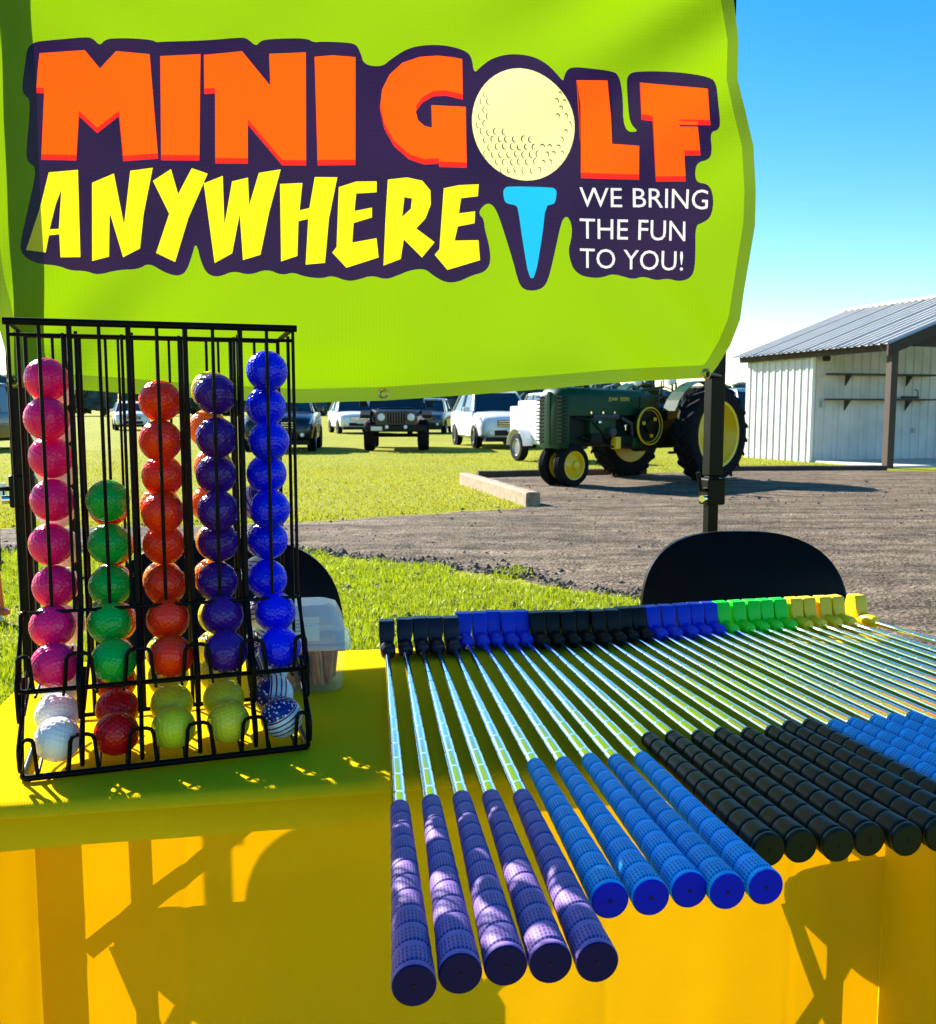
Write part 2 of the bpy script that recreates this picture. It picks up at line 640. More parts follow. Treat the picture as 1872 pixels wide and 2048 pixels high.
# ------------------------------------------------------------------ white shed
M_tin = pm('white_tin', (.58, .58, .56), .5, var=.28, scale=2.5, bump=.1, bscale=10, bdist=.002)
M_roof = pm('galvanised_roof', (.46, .455, .43), .55, metal=.0, spec=.25, var=.12, scale=2)
M_cap = pm('white_cap', (.82, .82, .8), .5)
M_brown = pm('dark_brown_wood', (.045, .030, .022), .8, var=.4, scale=5, bump=.4, bscale=30, bdist=.004)
M_post = pm('raw_post', (.07, .047, .032), .85, var=.3, scale=5, bump=.4, bscale=30, bdist=.004)
M_slab = pm('concrete_slab', (.55, .52, .46), .9, var=.15, scale=4, bump=.3, bscale=60)
M_shelf = pm('shelf_board', (.06, .05, .045), .8)
M_metaldark = pm('dark_iron', (.03, .03, .03), .5, metal=.6)

E0 = Vector((6.55, 22.2, 0)); C0 = Vector((7.95, 17.8, 0))
ev = (C0 - E0); EL = ev.length; ev.normalize()
pv = Vector((-ev.y, ev.x, 0))          # from the eave towards the ridge
shed_rz = math.atan2(ev.y, ev.x)
shed = thing('tin_shed', 'white tin shed with open porch and ribbed metal roof beside the driveway', 'shed', E0, shed_rz)
# local frame: x along the eave towards the camera, y towards the ridge
HALF = 2.9; EZ = 2.40; RISE = 1.08; WALLX = EL * .5
def panel(name, mat, length, height, mat4, ribs=.23, depth=.022):
    """ribbed sheet: length along x, height along z; ribs are real folds"""
    prof = []
    x = 0.0
    while x < length - 1e-6:
        for dx, d in ((0, 0), (ribs * .30, 0), (ribs * .38, depth), (ribs * .62, depth), (ribs * .70, 0)):
            if x + dx <= length:
                prof.append((x + dx, d))
        x += ribs
    prof.append((length, 0))
    m = MB()
    vs = [(px, -d, 0) for px, d in prof] + [(px, -d, height) for px, d in prof]
    n = len(prof)
    m.add(vs, [(i, i + 1, n + i + 1, n + i) for i in range(n - 1)], mat4)
    return m
# lit side wall, built of single sheets, each a part
k = 0; x = 0.0
while x < WALLX - .05:
    wdt = min(.69, WALLX - x)
    m = panel('w', M_tin, wdt - .006, EZ - .06, T(x, .002 * (k % 2), -.05))
    m.build('wall_sheet', M_tin, shed)
    x += wdt; k += 1
mm = MB(); mm.box((WALLX + .03, .02, EZ / 2 - .05), (.06, .07, EZ - .06)); mm.build('corner_trim', M_cap, shed, bevel=.006)
# shaded partition wall facing the camera
x = 0.06; k = 0
while x < 2 * HALF - .1:
    wdt = min(.69, 2 * HALF - x)
    hh = EZ + RISE * (1 - abs((x + wdt / 2) - HALF) / HALF) - .12
    m = panel('w', M_tin, wdt - .006, hh, T(WALLX - .02 + .002 * (k % 2), x, 0) @ Matrix.Rotation(math.pi / 2, 4, 'Z'))
    m.build('wall_sheet', M_tin, shed)
    x += wdt; k += 1
MB().box((EL / 4, 2 * HALF, EZ / 2), (EL / 2, .05, EZ)).build('rear_side_wall', M_tin, shed)
fw = MB(); fw.prism([(0, 0), (2 * HALF, 0), (2 * HALF, EZ), (HALF, EZ + RISE - .1), (0, EZ)], -.02, .02, T(-.02, 0, 0) @ Matrix(((0, 0, 1, 0), (1, 0, 0, 0), (0, 1, 0, 0), (0, 0, 0, 1))))
fw.build('far_gable_wall', M_tin, shed)
# roof sheets with folded ribs running up the slope
slope = math.hypot(HALF, RISE); ang = math.atan2(RISE, HALF)
x = -.25; k = 0
while x < EL + .22:
    wdt = min(.92, EL + .25 - x)
    m = panel('r', M_roof, wdt - .004, slope + .32, T(x, -.30 * math.cos(ang), EZ + .02 - .30 * math.sin(ang) + .002 * (k % 2)) @ Matrix.Rotation(ang - math.pi / 2, 4, 'X'), ribs=.2, depth=.03)
    o = m.build('roof_sheet', M_roof, shed)
    x += wdt; k += 1
m = MB(); m.add([(-.25, HALF, EZ + RISE + .01), (EL + .25, HALF, EZ + RISE + .01), (EL + .25, 2 * HALF + .3, EZ - .09), (-.25, 2 * HALF + .3, EZ - .09)], [(0, 1, 2, 3)])
m.build('roof_far_slope', M_roof, shed)
m = MB(); m.tube([(-.28, HALF, EZ + RISE + .05), (EL + .28, HALF, EZ + RISE + .05)], .13, 8)
for i, v in enumerate(m.v): m.v[i] = (v[0], v[1], EZ + RISE + .05 + (v[2] - EZ - RISE - .05) * .35)
m.build('ridge_cap', M_cap, shed, True)
MB().box((EL / 2, -.10, EZ - .10), (EL + .3, .05, .19)).build('eave_beam', M_brown, shed)
m = MB(); m.add([(EL + .22, -.28, EZ - .30), (EL + .22, HALF, EZ + RISE - .22), (EL + .22, HALF, EZ + RISE), (EL + .22, -.28, EZ - .09),
                 (EL + .18, -.28, EZ - .30), (EL + .18, HALF, EZ + RISE - .22), (EL + .18, HALF, EZ + RISE), (EL + .18, -.28, EZ - .09)],
                [(0, 1, 2, 3), (7, 6, 5, 4), (0, 3, 7, 4), (1, 5, 6, 2), (0, 4, 5, 1), (3, 2, 6, 7)])
m.build('rake_board', M_brown, shed)
MB().box((EL - .1, HALF * .75, EZ + .02), (.10, HALF * 1.1, .22)).build('tie_beam', M_brown, shed)
MB().box((EL - .02, .04, EZ / 2 - .1), (.15, .15, EZ)).build('porch_post', M_post, shed, bevel=.008)
MB().box((EL - .02, 2 * HALF - .04, EZ / 2 - .1), (.15, .15, EZ)).build('porch_post', M_post, shed, bevel=.008)
MB().box((WALLX + (EL - WALLX) / 2 + .02, HALF, -.06), (EL - WALLX - .1, 2 * HALF - .1, .20)).build('floor_slab', M_slab, shed, bevel=.01)
for z in (1.86, 1.33):
    sb = MB().box((WALLX + .17, 1.70, z), (.26, 2.75, .035)).build('shelf', M_shelf, shed)
    for y in (.85, 2.45):
        b = MB(); b.add([(WALLX + .03, y - .012, z - .02), (WALLX + .22, y - .012, z - .02), (WALLX + .03, y - .012, z - .24),
                         (WALLX + .03, y + .012, z - .02), (WALLX + .22, y + .012, z - .02), (WALLX + .03, y + .012, z - .24)],
                        [(0, 1, 2), (5, 4, 3), (0, 3, 4, 1), (1, 4, 5, 2), (2, 5, 3, 0)])
        b.build('shelf_bracket', M_shelf, sb)
MB().lathe([(.0, -.05), (.07, -.05), (.09, .03), (.05, .06), (0, .06)], 12, T(WALLX + .14, .26, EZ - .22)).build('porch_lamp', M_metaldark, shed, True)
MB().box((WALLX + .03, .30, 1.22), (.03, .07, .12)).build('switch_box', pm('grey_box', (.4, .42, .45), .5), shed)
MB().box((WALLX + .03, 2.72, .66), (.04, .08, .11)).build('socket_box', pm('grey_box', (.4, .42, .45), .5), shed)
# a clamp left on the lower shelf
cl = thing('hand_tool', 'small dark hand tool lying on the lower shed shelf', 'tool', shed.matrix_basis @ Vector((0, 0, 0)), 0)
pp = Matrix.Translation(E0) @ Matrix.Rotation(shed_rz, 4, 'Z') @ Vector((WALLX + .17, 2.45, 1.35))
cl.location = pp; cl.rotation_euler = (0, 0, shed_rz)
MB().box((0, 0, .03), (.06, .45, .05)).build('body', M_metaldark, cl, bevel=.01)
MB().tube([(0, .20, .05), (0, .20, .17), (0, .12, .2)], .013, 6).build('handle', M_metaldark, cl)

# ------------------------------------------------------------------ far wood
def far_wood():
    vs, fs = [], []
    ico = bpy.data.meshes.new('i')
    import bmesh
    bm = bmesh.new(); bmesh.ops.create_icosphere(bm, subdivisions=2, radius=1)
    bv = np.array([v.co[:] for v in bm.verts]); bf = [[v.index for v in f.verts] for f in bm.faces]
    bm.free()
    V = []; F = []; k = 0
    x = -230.0
    while x < 240:
        Y = 235 + 40 * math.sin(x * .013) + random.uniform(-18, 18)
        H = 1.45 * (3.8 + 2.6 * float(vnoise([x], [3.0], .035)[0]) + random.uniform(-.7, 1.0)) * (1.22 if x < -60 else 1.0)
        R = random.uniform(1.6, 3.4)
        for c in range(5):
            r = R * random.uniform(.45, .95)
            cx, cy, cz = x + random.uniform(-R, R), Y + random.uniform(-R, R), random.uniform(.25, .85) * H
            jit = 1 + (rng.random((len(bv), 1)) - .5) * .75
            P = bv * jit * np.array([r, r, min(r * .9, H - cz + .4)]) + np.array([cx, cy, cz])
            V += P.tolist(); F += [[i + k for i in f] for f in bf]; k += len(bv)
        x += random.uniform(1.0, 2.0)
    me = bpy.data.meshes.new('far_wood'); me.from_pydata(V, [], F); me.update()
    return me
M_wood = pm('far_foliage_hazed', (.06, .10, .105), .95, var=.5, scale=.35, spec=.1)  # distance haze put into the leaf colour as a blue tint
o = place('far_wood', far_wood(), M_wood)
tag(o, 'hazy row of trees along the far edge of the field', 'trees', kind='stuff')
# ------------------------------------------------------------------ vehicles
M_tyre = pm('tyre_rubber', (.008, .008, .008), .85, spec=.15, var=.3, scale=12, bump=.3, bscale=40, bdist=.004)
M_rim = pm('alloy_rim', (.45, .46, .48), .35, metal=.8)
M_glassdark = pm('car_glass', (.012, .016, .022), .06, var=.05, spec=.8)
M_black = pm('black_trim', (.006, .006, .006), .5, spec=.2)
M_lamp = pm('headlamp', (.75, .78, .8), .1, var=.1)
M_chrome = pm('car_chrome', (.8, .8, .8), .12, metal=1)
M_plate = pm('number_plate', (.7, .68, .55), .5)
M_red = pm('red_lens', (.45, .01, .01), .25)

def wheel(parent, x, y, r, w, rim_mat=None, spokes=5):
    """wheel turned round local y"""
    s = 1 if y > 0 else -1
    t = MB()
    t.lathe([(r * .66, -w / 2), (r * .90, -w / 2), (r * .985, -w * .36), (r, -w * .2), (r, w * .2), (r * .985, w * .36), (r * .90, w / 2), (r * .66, w / 2)], 24, T(x, y, r) @ RX90, close=True)
    ty = t.build('wheel', M_tyre, parent, True)
    m = MB()
    m.lathe([(r * .67, -w * .42), (r * .67, w * .42), (r * .60, w * .46), (r * .56, w * .3), (r * .2, w * .34), (0.001, w * .36)], 24, T(x, y, r) @ (Matrix.Rotation(-math.pi / 2 * s, 4, 'X')))
    m.build('rim', rim_mat or M_rim, ty, True)
    return ty

def car(label, loc, rz, paint, L=4.6, W=1.85, H=1.68, grille=M_black, chrome=True, rails=False):
    t = thing('parked_car', label, 'car', loc, rz, 'cars parked on the field')
    hw = W / 2; f = L / 2
    st = [(f, .42, .72, .80), (f - .06, .34, .84, .90), (f - .25, .28, .93, .97), (f - .95, .24, 1.02, 1.0), (f - 1.25, .24, 1.06, 1.0), (0, .24, 1.08, 1.0),
          (-f + .8, .24, 1.12, 1.0), (-f + .15, .30, 1.10, .96), (-f, .42, 1.0, .88)]
    rings = []
    for x, z0, z1, k in st:
        a = hw * k; zm = (z0 + z1) / 2
        half = [(a * .80, z0), (a * .97, z0 + .10), (a, zm), (a * .985, z1 - .14), (a * .93, z1 - .03), (a * .80, z1), (a * .3, z1 + .035)]
        rings.append([(x, y, z) for y, z in half] + [(x, -y, z) for y, z in reversed(half)])
    MB().loft(rings).build('body', paint, t, True)
    # cabin glass and painted roof with pillars
    zb, zt = 1.05, H - .05
    c0, c1, r0, r1 = f - 1.28, f - 2.0, -f + .75, -f + .25
    wb, wt = hw * .90, hw * .70
    g = MB()
    g.add([(c0, -wb, zb), (c0, wb, zb), (r1, wb, zb), (r1, -wb, zb), (c1, -wt, zt), (c1, wt, zt), (r0, wt, zt), (r0, -wt, zt)],
          [(0, 4, 5, 1), (1, 5, 6, 2), (2, 6, 7, 3), (3, 7, 4, 0), (4, 7, 6, 5)])
    g.build('window_glass', M_glassdark, t)
    rr = []
    for x, dz, k in ((c1 + .08, -.05, .93), (c1 - .1, .02, 1.0), ((c1 + r0) / 2, .055, 1.02), (r0 + .1, .03, 1.0), (r0 - .1, -.03, .95)):
        a = wt * k
        rr.append([(x, -a - .02, zt - .03 + dz * .2), (x, -a, zt + .015 + dz), (x, -a * .5, zt + .04 + dz), (x, a * .5, zt + .04 + dz), (x, a, zt + .015 + dz), (x, a + .02, zt - .03 + dz * .2)])
    MB().loft(rr).build('roof', paint, t, True)
    for s in (-1, 1):
        for (xa, xb) in ((c0, c1), ((c0 + r1) / 2 - .1, (c1 + r0) / 2 - .1), (r1, r0)):
            MB().tube([(xa, s * (wb + .005), zb), (xb, s * (wt + .005), zt)], .045 if xa != c0 else .035, 6).build('pillar', paint, t, True)
        m = MB(); m.box((f - 1.45, s * (hw + .10), 1.13), (.14, .20, .15)); m.build('wing_mirror', paint, t, bevel=.03)
        lp = MB(); lp.add([(f - .02, s * hw * .50, .74), (f - .10, s * hw * .93, .76), (f - .30, s * hw * .985, .90), (f - .12, s * hw * .55, .875),
                           (f - .25, s * hw * .50, .74), (f - .30, s * hw * .90, .76), (f - .40, s * hw * .93, .90), (f - .3, s * hw * .55, .88)],
                          [(0, 1, 2, 3), (4, 7, 6, 5), (0, 4, 5, 1), (1, 5, 6, 2), (2, 6, 7, 3), (3, 7, 4, 0)])
        lp.build('headlight', M_lamp, t)
        MB().lathe([(0, 0), (.05, 0), (.06, -.03), (0, -.03)], 10, T(f + .015, s * hw * .68, .47) @ RY90).build('fog_lamp', M_lamp, t)
        wheel(t, f - .92, s * (hw - .10), .35, .23); wheel(t, -f + .95, s * (hw - .10), .35, .23)
        for xx in (f - .92, -f + .95):
            MB().lathe([(.0, 0), (.42, 0), (.42, .012), (0, .012)], 20, T(xx, s * (hw - .012) - (.012 if s > 0 else 0), .36) @ Matrix.Rotation(-math.pi / 2, 4, 'X')).build('wheel_arch', M_black, t)
        if rails:
            MB().tube([(c1 - .1, s * wt * .95, zt + .08), (r0 + .1, s * wt * .95, zt + .1)], .02, 6).build('roof_rail', M_chrome, t)
    gr_ = MB().box((f + .002, 0, .72), (.04, hw * .92, .19)).build('grille', grille, t, bevel=.01)
    for z in (.66, .72, .78):
        MB().box((f + .025, 0, z), (.012, hw * .9, .014)).build('grille_bar', M_chrome if chrome else M_black, gr_)
    MB().box((f - .01, 0, .46), (.06, hw * 1.1, .15)).build('bumper_intake', M_black, t, bevel=.01)
    MB().box((f - .3, 0, .27), (.7, hw * 1.7, .12)).build('underbody', M_black, t)
    MB().box((f + .035, 0, .55), (.012, .32, .11)).build('number_plate', M_plate, t)
    for s in (-1, 1):
        MB().tube([(c0 + .03, s * .1, zb + .03), (c0 - .12, s * .1 + .45, zb + .10)], .01, 5).build('wiper', M_black, t)
    return t

def paint(name, c, rough=.25):
    return pm(name, c, rough, var=.10, scale=2, coat=.35, spec=.35)
P_navy = paint('paint_dark_blue', (.008, .012, .018)); P_silver = paint('paint_silver', (.68, .70, .70)); P_white = paint('paint_white', (.72, .73, .74))
P_blue = paint('paint_blue', (.05, .13, .30)); P_black = paint('paint_black', (.012, .012, .014)); P_char = paint('paint_charcoal', (.05, .06, .07))
FACE = -math.pi / 2
def gp(px, py):
    return onz(px, py, 0)
car('dark blue car behind the ball rack, facing the table', gp(572, 899), FACE + .10, P_navy, H=1.62)
car('silver sport utility car parked between black off-roader and white trailer', gp(985, 892), FACE + .22, P_silver, H=1.72, W=1.86, rails=True)
car('small white car farther off between dark blue car and black off-roader', gp(705, 866), FACE + .28, P_white, H=1.7, W=1.9)
car('dark car half hidden behind the black off-roader', gp(862, 866), FACE - .1, P_char, H=1.68)
car('dark car at the picture edge beside the canopy leg', gp(-52, 899), FACE + .04, P_black, H=1.85, W=1.95)
car('blue car seen past the tractor steering wheel', gp(1318, 868), FACE + .3, P_blue, H=1.7, W=1.9)
car('white car standing farther off behind white trailer', gp(1105, 872), FACE + .25, P_white, H=1.85)
car('dark teal car glimpsed between tractor wheel and shed', gp(1502, 893), FACE + .15, paint('paint_teal', (.03, .10, .13)), H=1.75)
car('pale car far off seen between the rack wires', gp(262, 860), FACE + .4, P_white, H=1.6)

# black off-roader
def offroader(loc, rz):
    t = thing('off_roader', 'boxy black off-roader with round headlights facing the table', 'car', loc, rz, 'cars parked on the field')
    pb = P_black
    m = MB()
    rings = []
    for x, z0, z1, a in ((2.0, .62, 1.08, .55), (1.9, .58, 1.12, .60), (1.0, .55, 1.16, .72), (.95, .55, 1.18, .76), (-1.9, .55, 1.18, .78), (-1.95, .6, 1.15, .76)):
        half = [(a * .9, z0), (a, z0 + .08), (a, z1 - .1), (a * .95, z1 - .02), (a * .8, z1)]
        rings.append([(x, y, z) for y, z in half] + [(x, -y, z) for y, z in reversed(half)])
    MB().loft(rings).build('body', pb, t, True)
    m = MB(); m.add([(.92, -.74, 1.18), (.92, .74, 1.18), (.62, .68, 1.72), (.62, -.68, 1.72), (.86, -.74, 1.18), (.86, .74, 1.18), (.56, .68, 1.72), (.56, -.68, 1.72)],
                    [(0, 1, 2, 3), (7, 6, 5, 4), (0, 3, 7, 4), (1, 5, 6, 2), (2, 6, 7, 3), (0, 4, 5, 1)])
    ws = m.build('windscreen', M_glassdark, t)
    MB().box((-.68, 0, 1.74), (2.6, 1.42, .14)).build('hardtop_roof', pb, t, bevel=.04)
    for s in (-1, 1):
        MB().tube([(.93, s * .75, 1.17), (.61, s * .70, 1.75)], .045, 6).build('windscreen_pillar', pb, t)
        MB().box((-.65, s * .70, 1.45), (2.45, .03, .5)).build('side_window', M_glassdark, t)
        MB().box((-1.9, s * .70, 1.45), (.10, .06, .56)).build('rear_pillar', pb, t)
        m = MB(); m.prism([(.72, 1.0), (.85, 1.10), (1.75, 1.10), (2.02, .98), (2.02, .90), (1.72, 1.02), (.9, 1.02), (.78, .92)], min(s * .70, s * .96), max(s * .70, s * .96), RX90 @ Matrix.Scale(-1, 4, (0, 0, 1)))
        m.build('fender', M_black, t)
        MB().lathe([(0, .02), (.07, .02), (.10, 0), (.10, -.05), (0, -.05)], 16, T(2.02, s * .40, .92) @ RY90).build('headlight', M_lamp, t, True)
        MB().lathe([(0, .02), (.045, .01), (.055, -.03), (0, -.03)], 12, T(2.22, s * .25, .66) @ RY90).build('fog_lamp', M_lamp, t, True)
        MB().box((.72, s * .95, 1.28), (.10, .20, .18)).build('wing_mirror', M_black, t, bevel=.03)
        for x in (1.30, -1.25):
            w = wheel(t, x, s * .74, .42, .30, M_black)
    gb = MB().box((2.0, 0, .90), (.05, .62, .38)).build('grille', pb, t, bevel=.01)
    for k in range(7):
        MB().box((2.028, (k - 3) * .072, .90), (.01, .035, .30)).build('grille_slot', M_tyre, gb)
    MB().box((2.12, 0, .62), (.16, 1.62, .18)).build('bumper', M_black, t, bevel=.02)
    MB().box((2.21, -.52, .62), (.012, .3, .11)).build('number_plate', M_plate, t)
    MB().box((1.3, 0, 1.155), (.9, 1.0, .04)).build('bonnet', pb, t, bevel=.02)
    MB().tube([(1.30, -.7, .42), (1.30, .7, .42)], .05, 8).build('front_axle', M_black, t)
    return t
offroader(gp(795, 897), FACE + .06)

# white tow-along generator trailer
M_wht = pm('white_enamel', (.80, .80, .80), .4, var=.06)
def trailer(loc, rz):
    t = thing('generator_trailer', 'white box trailer with red letter and grey louvre half behind the tractor', 'trailer', loc, rz)
    MB().box((0, 0, .78), (1.7, 1.05, .82)).build('box_body', M_wht, t, bevel=.04, seg=3)
    MB().box((-.1, 0, 1.24), (1.2, .8, .14)).build('top_hatch', M_wht, t, bevel=.03)
    gl = MB().box((.862, .14, .80), (.02, .56, .42)).build('louvre_panel', pm('grey_mesh', (.28, .32, .33), .5), t)
    for k in range(9):
        MB().box((.876, .14, .62 + k * .045), (.012, .54, .014)).build('louvre_slat', pm('slat_grey', (.5, .53, .54), .5), gl)
    for s in (-1, 1):
        wheel(t, -.1, s * .66, .30, .18, M_rim)
        m = MB(); pts = [(-.1 + .40 * math.cos(a), s * .66, .30 + .40 * math.sin(a)) for a in np.linspace(.1, math.pi - .1, 9)]
        rings = [[(x, y - .12, z), (x, y + .12, z), (x, y + .12, z + .012), (x, y - .12, z + .012)] for x, y, z in pts]
        MB().loft(rings).build('mudguard', M_wht, t)
        MB().lathe([(0, .015), (.05, .01), (.055, 0), (0, 0)], 12, T(.855, s * .42, .46) @ RY90).build('tail_lamp', M_red, t)
    text_part('lettering', 'Z', .2, M_red, t, T(.866, -.42, .98) @ Matrix(((0, 0, 1, 0), (1, 0, 0, 0), (0, 1, 0, 0), (0, 0, 0, 1))))
    MB().box((.7, 0, .34), (.3, 1.0, .08)).build('rear_bumper', M_black, t)
    MB().tube([(-.85, 0, .4), (-1.7, 0, .4)], .05, 8).build('tow_bar', M_black, t)
    MB().tube([(.80, -.48, 1.18), (.80, -.48, 1.75)], .035, 8).build('mast', M_black, t)
    MB().tube([(.80, -.48, 1.12), (.80, -.48, 1.24)], .06, 8).build('mast_clamp', M_black, t)
    return t
trailer(gp(1096, 921), FACE + .42)

# ------------------------------------------------------------------ tractor
M_tgreen = pm('tractor_green', (.002, .042, .008), .45, var=.5, scale=7, spec=.25)
M_tdark = pm('engine_grime', (.005, .010, .006), .6, spec=.2, var=.5, scale=12)
M_tyel = pm('tractor_yellow', (.86, .56, .01), .4, var=.1, scale=4, coat=.2)
M_grey = pm('cast_iron', (.06, .065, .06), .6, metal=.3)
hd = Vector((-.77, -.63, 0)).normalized()
tr_rz = math.atan2(hd.y, hd.x)
rear_c = Vector((3.16, 15.0, 0))
tr = thing('tractor', 'old green farm tractor with yellow wheels parked on the dirt', 'tractor', rear_c, tr_rz)

def farm_wheel(x, y, r, w, rimr, lugs, dish):
    s = 1 if y > 0 else -1
    M0 = T(x, y, r) @ Matrix.Rotation(-math.pi / 2 * s, 4, 'X')      # local +z points outwards
    t = MB()
    t.lathe([(rimr, -w / 2 * .8), (r * .80, -w / 2), (r * .93, -w * .46), (r * .965, -w * .25), (r * .97, 0), (r * .965, w * .25), (r * .93, w * .46), (r * .80, w / 2), (rimr, w / 2 * .8)], 40, M0, close=True)
    ty = t.build('wheel', M_tyre, tr, True)
    if lugs:
        lg = MB()
        for k in range(lugs):
            for sd in (-1, 1):
                a = 2 * math.pi * (k + (.5 if sd > 0 else 0)) / lugs
                R = Matrix.Rotation(a, 4, 'Z')
                p = [(r * .93, sd * w * .50), (r * .955, sd * .0), (r * .93, sd * w * .50)]
                lg.add([(r * .92, -.028, sd * w * .50), (r * .92, .028, sd * w * .50), (r * 1.0, -.022, sd * w * .46), (r * 1.0, .022, sd * w * .46),
                        (r * .95, -.028 + .15, 0), (r * .95, .028 + .15, 0), (r * 1.005, -.022 + .15, 0), (r * 1.005, .022 + .15, 0)],
                       [(0, 2, 3, 1), (4, 5, 7, 6), (0, 4, 6, 2), (1, 3, 7, 5), (2, 6, 7, 3), (0, 1, 5, 4)], M0 @ R)
        lg.build('tyre_lugs', M_tyre, ty)
    else:
        lg = MB()
        for zz in (-w * .18, 0, w * .18):
            lg.lathe([(r * .96, zz - .012), (r * 1.0, zz - .006), (r * 1.0, zz + .006), (r * .96, zz + .012)], 32, M0, close=True)
        lg.build('tyre_ribs', M_tyre, ty, True)
    m = MB()
    m.lathe([(rimr * 1.02, -w * .42), (rimr * 1.02, w * .40), (rimr * 1.06, w * .44), (rimr * .97, w * .42), (rimr * .92, w * .22), (rimr * .80, dish - .04), (rimr * .45, dish), (rimr * .30, dish + .02), (rimr * .28, dish + .07), (0.001, dish + .08)], 40, M0)
    rm = m.build('rim', M_tyel, ty, True)
    return ty
farm_wheel(0, .86, .735, .34, .48, 20, .02)
farm_wheel(0, -.86, .735, .34, .48, 20, .02)
farm_wheel(2.30, .155, .31, .16, .195, 0, .045)
farm_wheel(2.30, -.155, .31, .16, .195, 0, .045)
# bonnet with rounded top
rings = []
for x, zt, hwid in ((.72, 1.36, .22), (.80, 1.40, .235), (1.5, 1.42, .235), (2.38, 1.43, .235), (2.46, 1.40, .225)):
    half = [(hwid, 1.02), (hwid, zt - .14), (hwid * .88, zt - .05), (hwid * .6, zt - .008), (hwid * .2, zt)]
    rings.append([(x, y, z) for y, z in half] + [(x, -y, z) for y, z in reversed(half)])
bonnet = MB().loft(rings).build('bonnet', M_tgreen, tr, True)
text_part('lettering', 'JOHN', .075, M_tyel, bonnet, T(1.62, .2385, 1.235) @ Matrix.Rotation(math.pi, 4, 'Z') @ RX90)
text_part('lettering', 'DEERE', .075, M_tyel, bonnet, T(1.38, .2385, 1.235) @ Matrix.Rotation(math.pi, 4, 'Z') @ RX90)
# radiator shell with louvres
rings = []
for x, hwid, zt in ((2.44, .25, 1.43), (2.50, .26, 1.42), (2.58, .22, 1.36), (2.60, .16, 1.30)):
    half = [(hwid * .9, .56), (hwid, .65), (hwid, zt - .12), (hwid * .8, zt - .03), (hwid * .3, zt)]
    rings.append([(x, y, z) for y, z in half] + [(x, -y, z) for y, z in reversed(half)])
shell = MB().loft(rings).build('radiator_shell', M_tgreen, tr, True)
for k in range(13):
    for s in (-1, 1):
        MB().box((2.55, s * .185, .66 + k * .052), (.11, .15, .018), None).build('louvre', M_tdark, shell)
MB().box((2.60, 0, .98), (.03, .05, .75)).build('centre_bar', M_tgreen, shell)
MB().box((1.55, 0, .80), (1.75, .34, .46)).build('engine_block', M_tdark, tr, bevel=.03)
MB().box((1.75, .20, .86), (.55, .12, .24)).build('cylinder_head', M_tgreen, tr, bevel=.02)
MB().tube([(1.35, .24, .98), (1.15, .27, .9), (1.1, .25, .62)], .03, 8).build('fuel_pipe', M_grey, tr, True)
MB().tube([(1.95, .22, 1.0), (1.45, .26, 1.0)], .045, 8).build('manifold', M_grey, tr, True)
MB().lathe([(0, 0), (.07, 0), (.07, .09), (.05, .11), (0, .11)], 12, T(1.62, .25, .78) @ Matrix.Rotation(-math.pi / 2, 4, 'X')).build('magneto', M_grey, tr, True)
MB().lathe([(0, 0), (.035, 0), (.03, .03), (0, .04)], 10, T(1.86, .27, .92) @ Matrix.Rotation(-math.pi / 2, 4, 'X')).build('cap', M_chrome, tr, True)
MB().box((.35, 0, .76), (1.4, .42, .50)).build('gearbox', M_tdark, tr, bevel=.05)
fly = MB().lathe([(0, 0), (.27, 0), (.28, .03), (.28, .12), (.25, .13), (.24, .09), (.10, .07), (.09, .12), (0, .12)], 32, T(.86, .27, .86) @ Matrix.Rotation(-math.pi / 2, 4, 'X')).build('flywheel', M_tdark, tr, True)
MB().lathe([(.235, .10), (.275, .132), (.285, .125), (.285, .10)], 32, T(.86, .27, .86) @ Matrix.Rotation(-math.pi / 2, 4, 'X'), close=True).build('flywheel_band', M_tyel, fly, True)
for k in range(3):
    a = k * 2.09 + .3
    MB().box((.86 + .15 * math.cos(a), .385, .86 + .15 * math.sin(a)), (.05, .02, .05)).build('flywheel_boss', M_tyel, fly)
MB().tube([(0, -.80, .735), (0, .80, .735)], .085, 12).build('rear_axle', M_tdark, tr, True)
MB().tube([(0, -.34, .735), (0, .34, .735)], .19, 16).build('axle_housing', M_tgreen, tr, True)
MB().tube([(2.32, 0, .95), (2.32, 0, .30)], [.11, .09], 12).build('front_pedestal', M_tdark, tr, True)
MB().tube([(2.32, -.12, .30), (2.32, .12, .30)], .045, 8).build('front_axle', M_tdark, tr, True)
MB().box((2.2, 0, .62), (.5, .30, .18)).build('front_frame', M_tgreen, tr, bevel=.03)
MB().tube([(.95, .0, 1.36), (.10, 0, 1.46)], .022, 8).build('steering_column', M_tgreen, tr)
sw = MB().tube([(.06 + .05 * math.cos(a), .22 * math.sin(a), 1.50 + .21 * math.cos(a)) for a in np.linspace(0, 2 * math.pi, 25)[:-1]], .016, 8, closed=True).build('steering_wheel', M_black, tr, True)
for k in range(3):
    a = k * 2.09
    MB().tube([(.09, 0, 1.47), (.06 + .05 * math.cos(a), .21 * math.sin(a), 1.50 + .20 * math.cos(a))], .009, 6).build('spoke', M_grey, sw)
MB().box((-.48, 0, 1.12), (.42, .44, .08)).build('seat', M_black, tr, bevel=.03)
MB().box((-.68, 0, 1.32), (.07, .44, .34)).build('seat_back', M_black, tr, bevel=.03)
MB().box((-.30, 0, 1.02), (.7, .40, .06)).build('platform', M_tgreen, tr)
MB().box((.55, 0, 1.16), (.42, .30, .34)).build('dash_tower', M_tgreen, tr, bevel=.04)
MB().tube([(.45, .18, 1.1), (.38, .20, 1.55)], .012, 6).build('clutch_lever', M_grey, tr)
MB().tube([(1.55, -.06, 1.40), (1.55, -.06, 2.1)], .032, 10).build('exhaust_pipe', M_grey, tr, True)
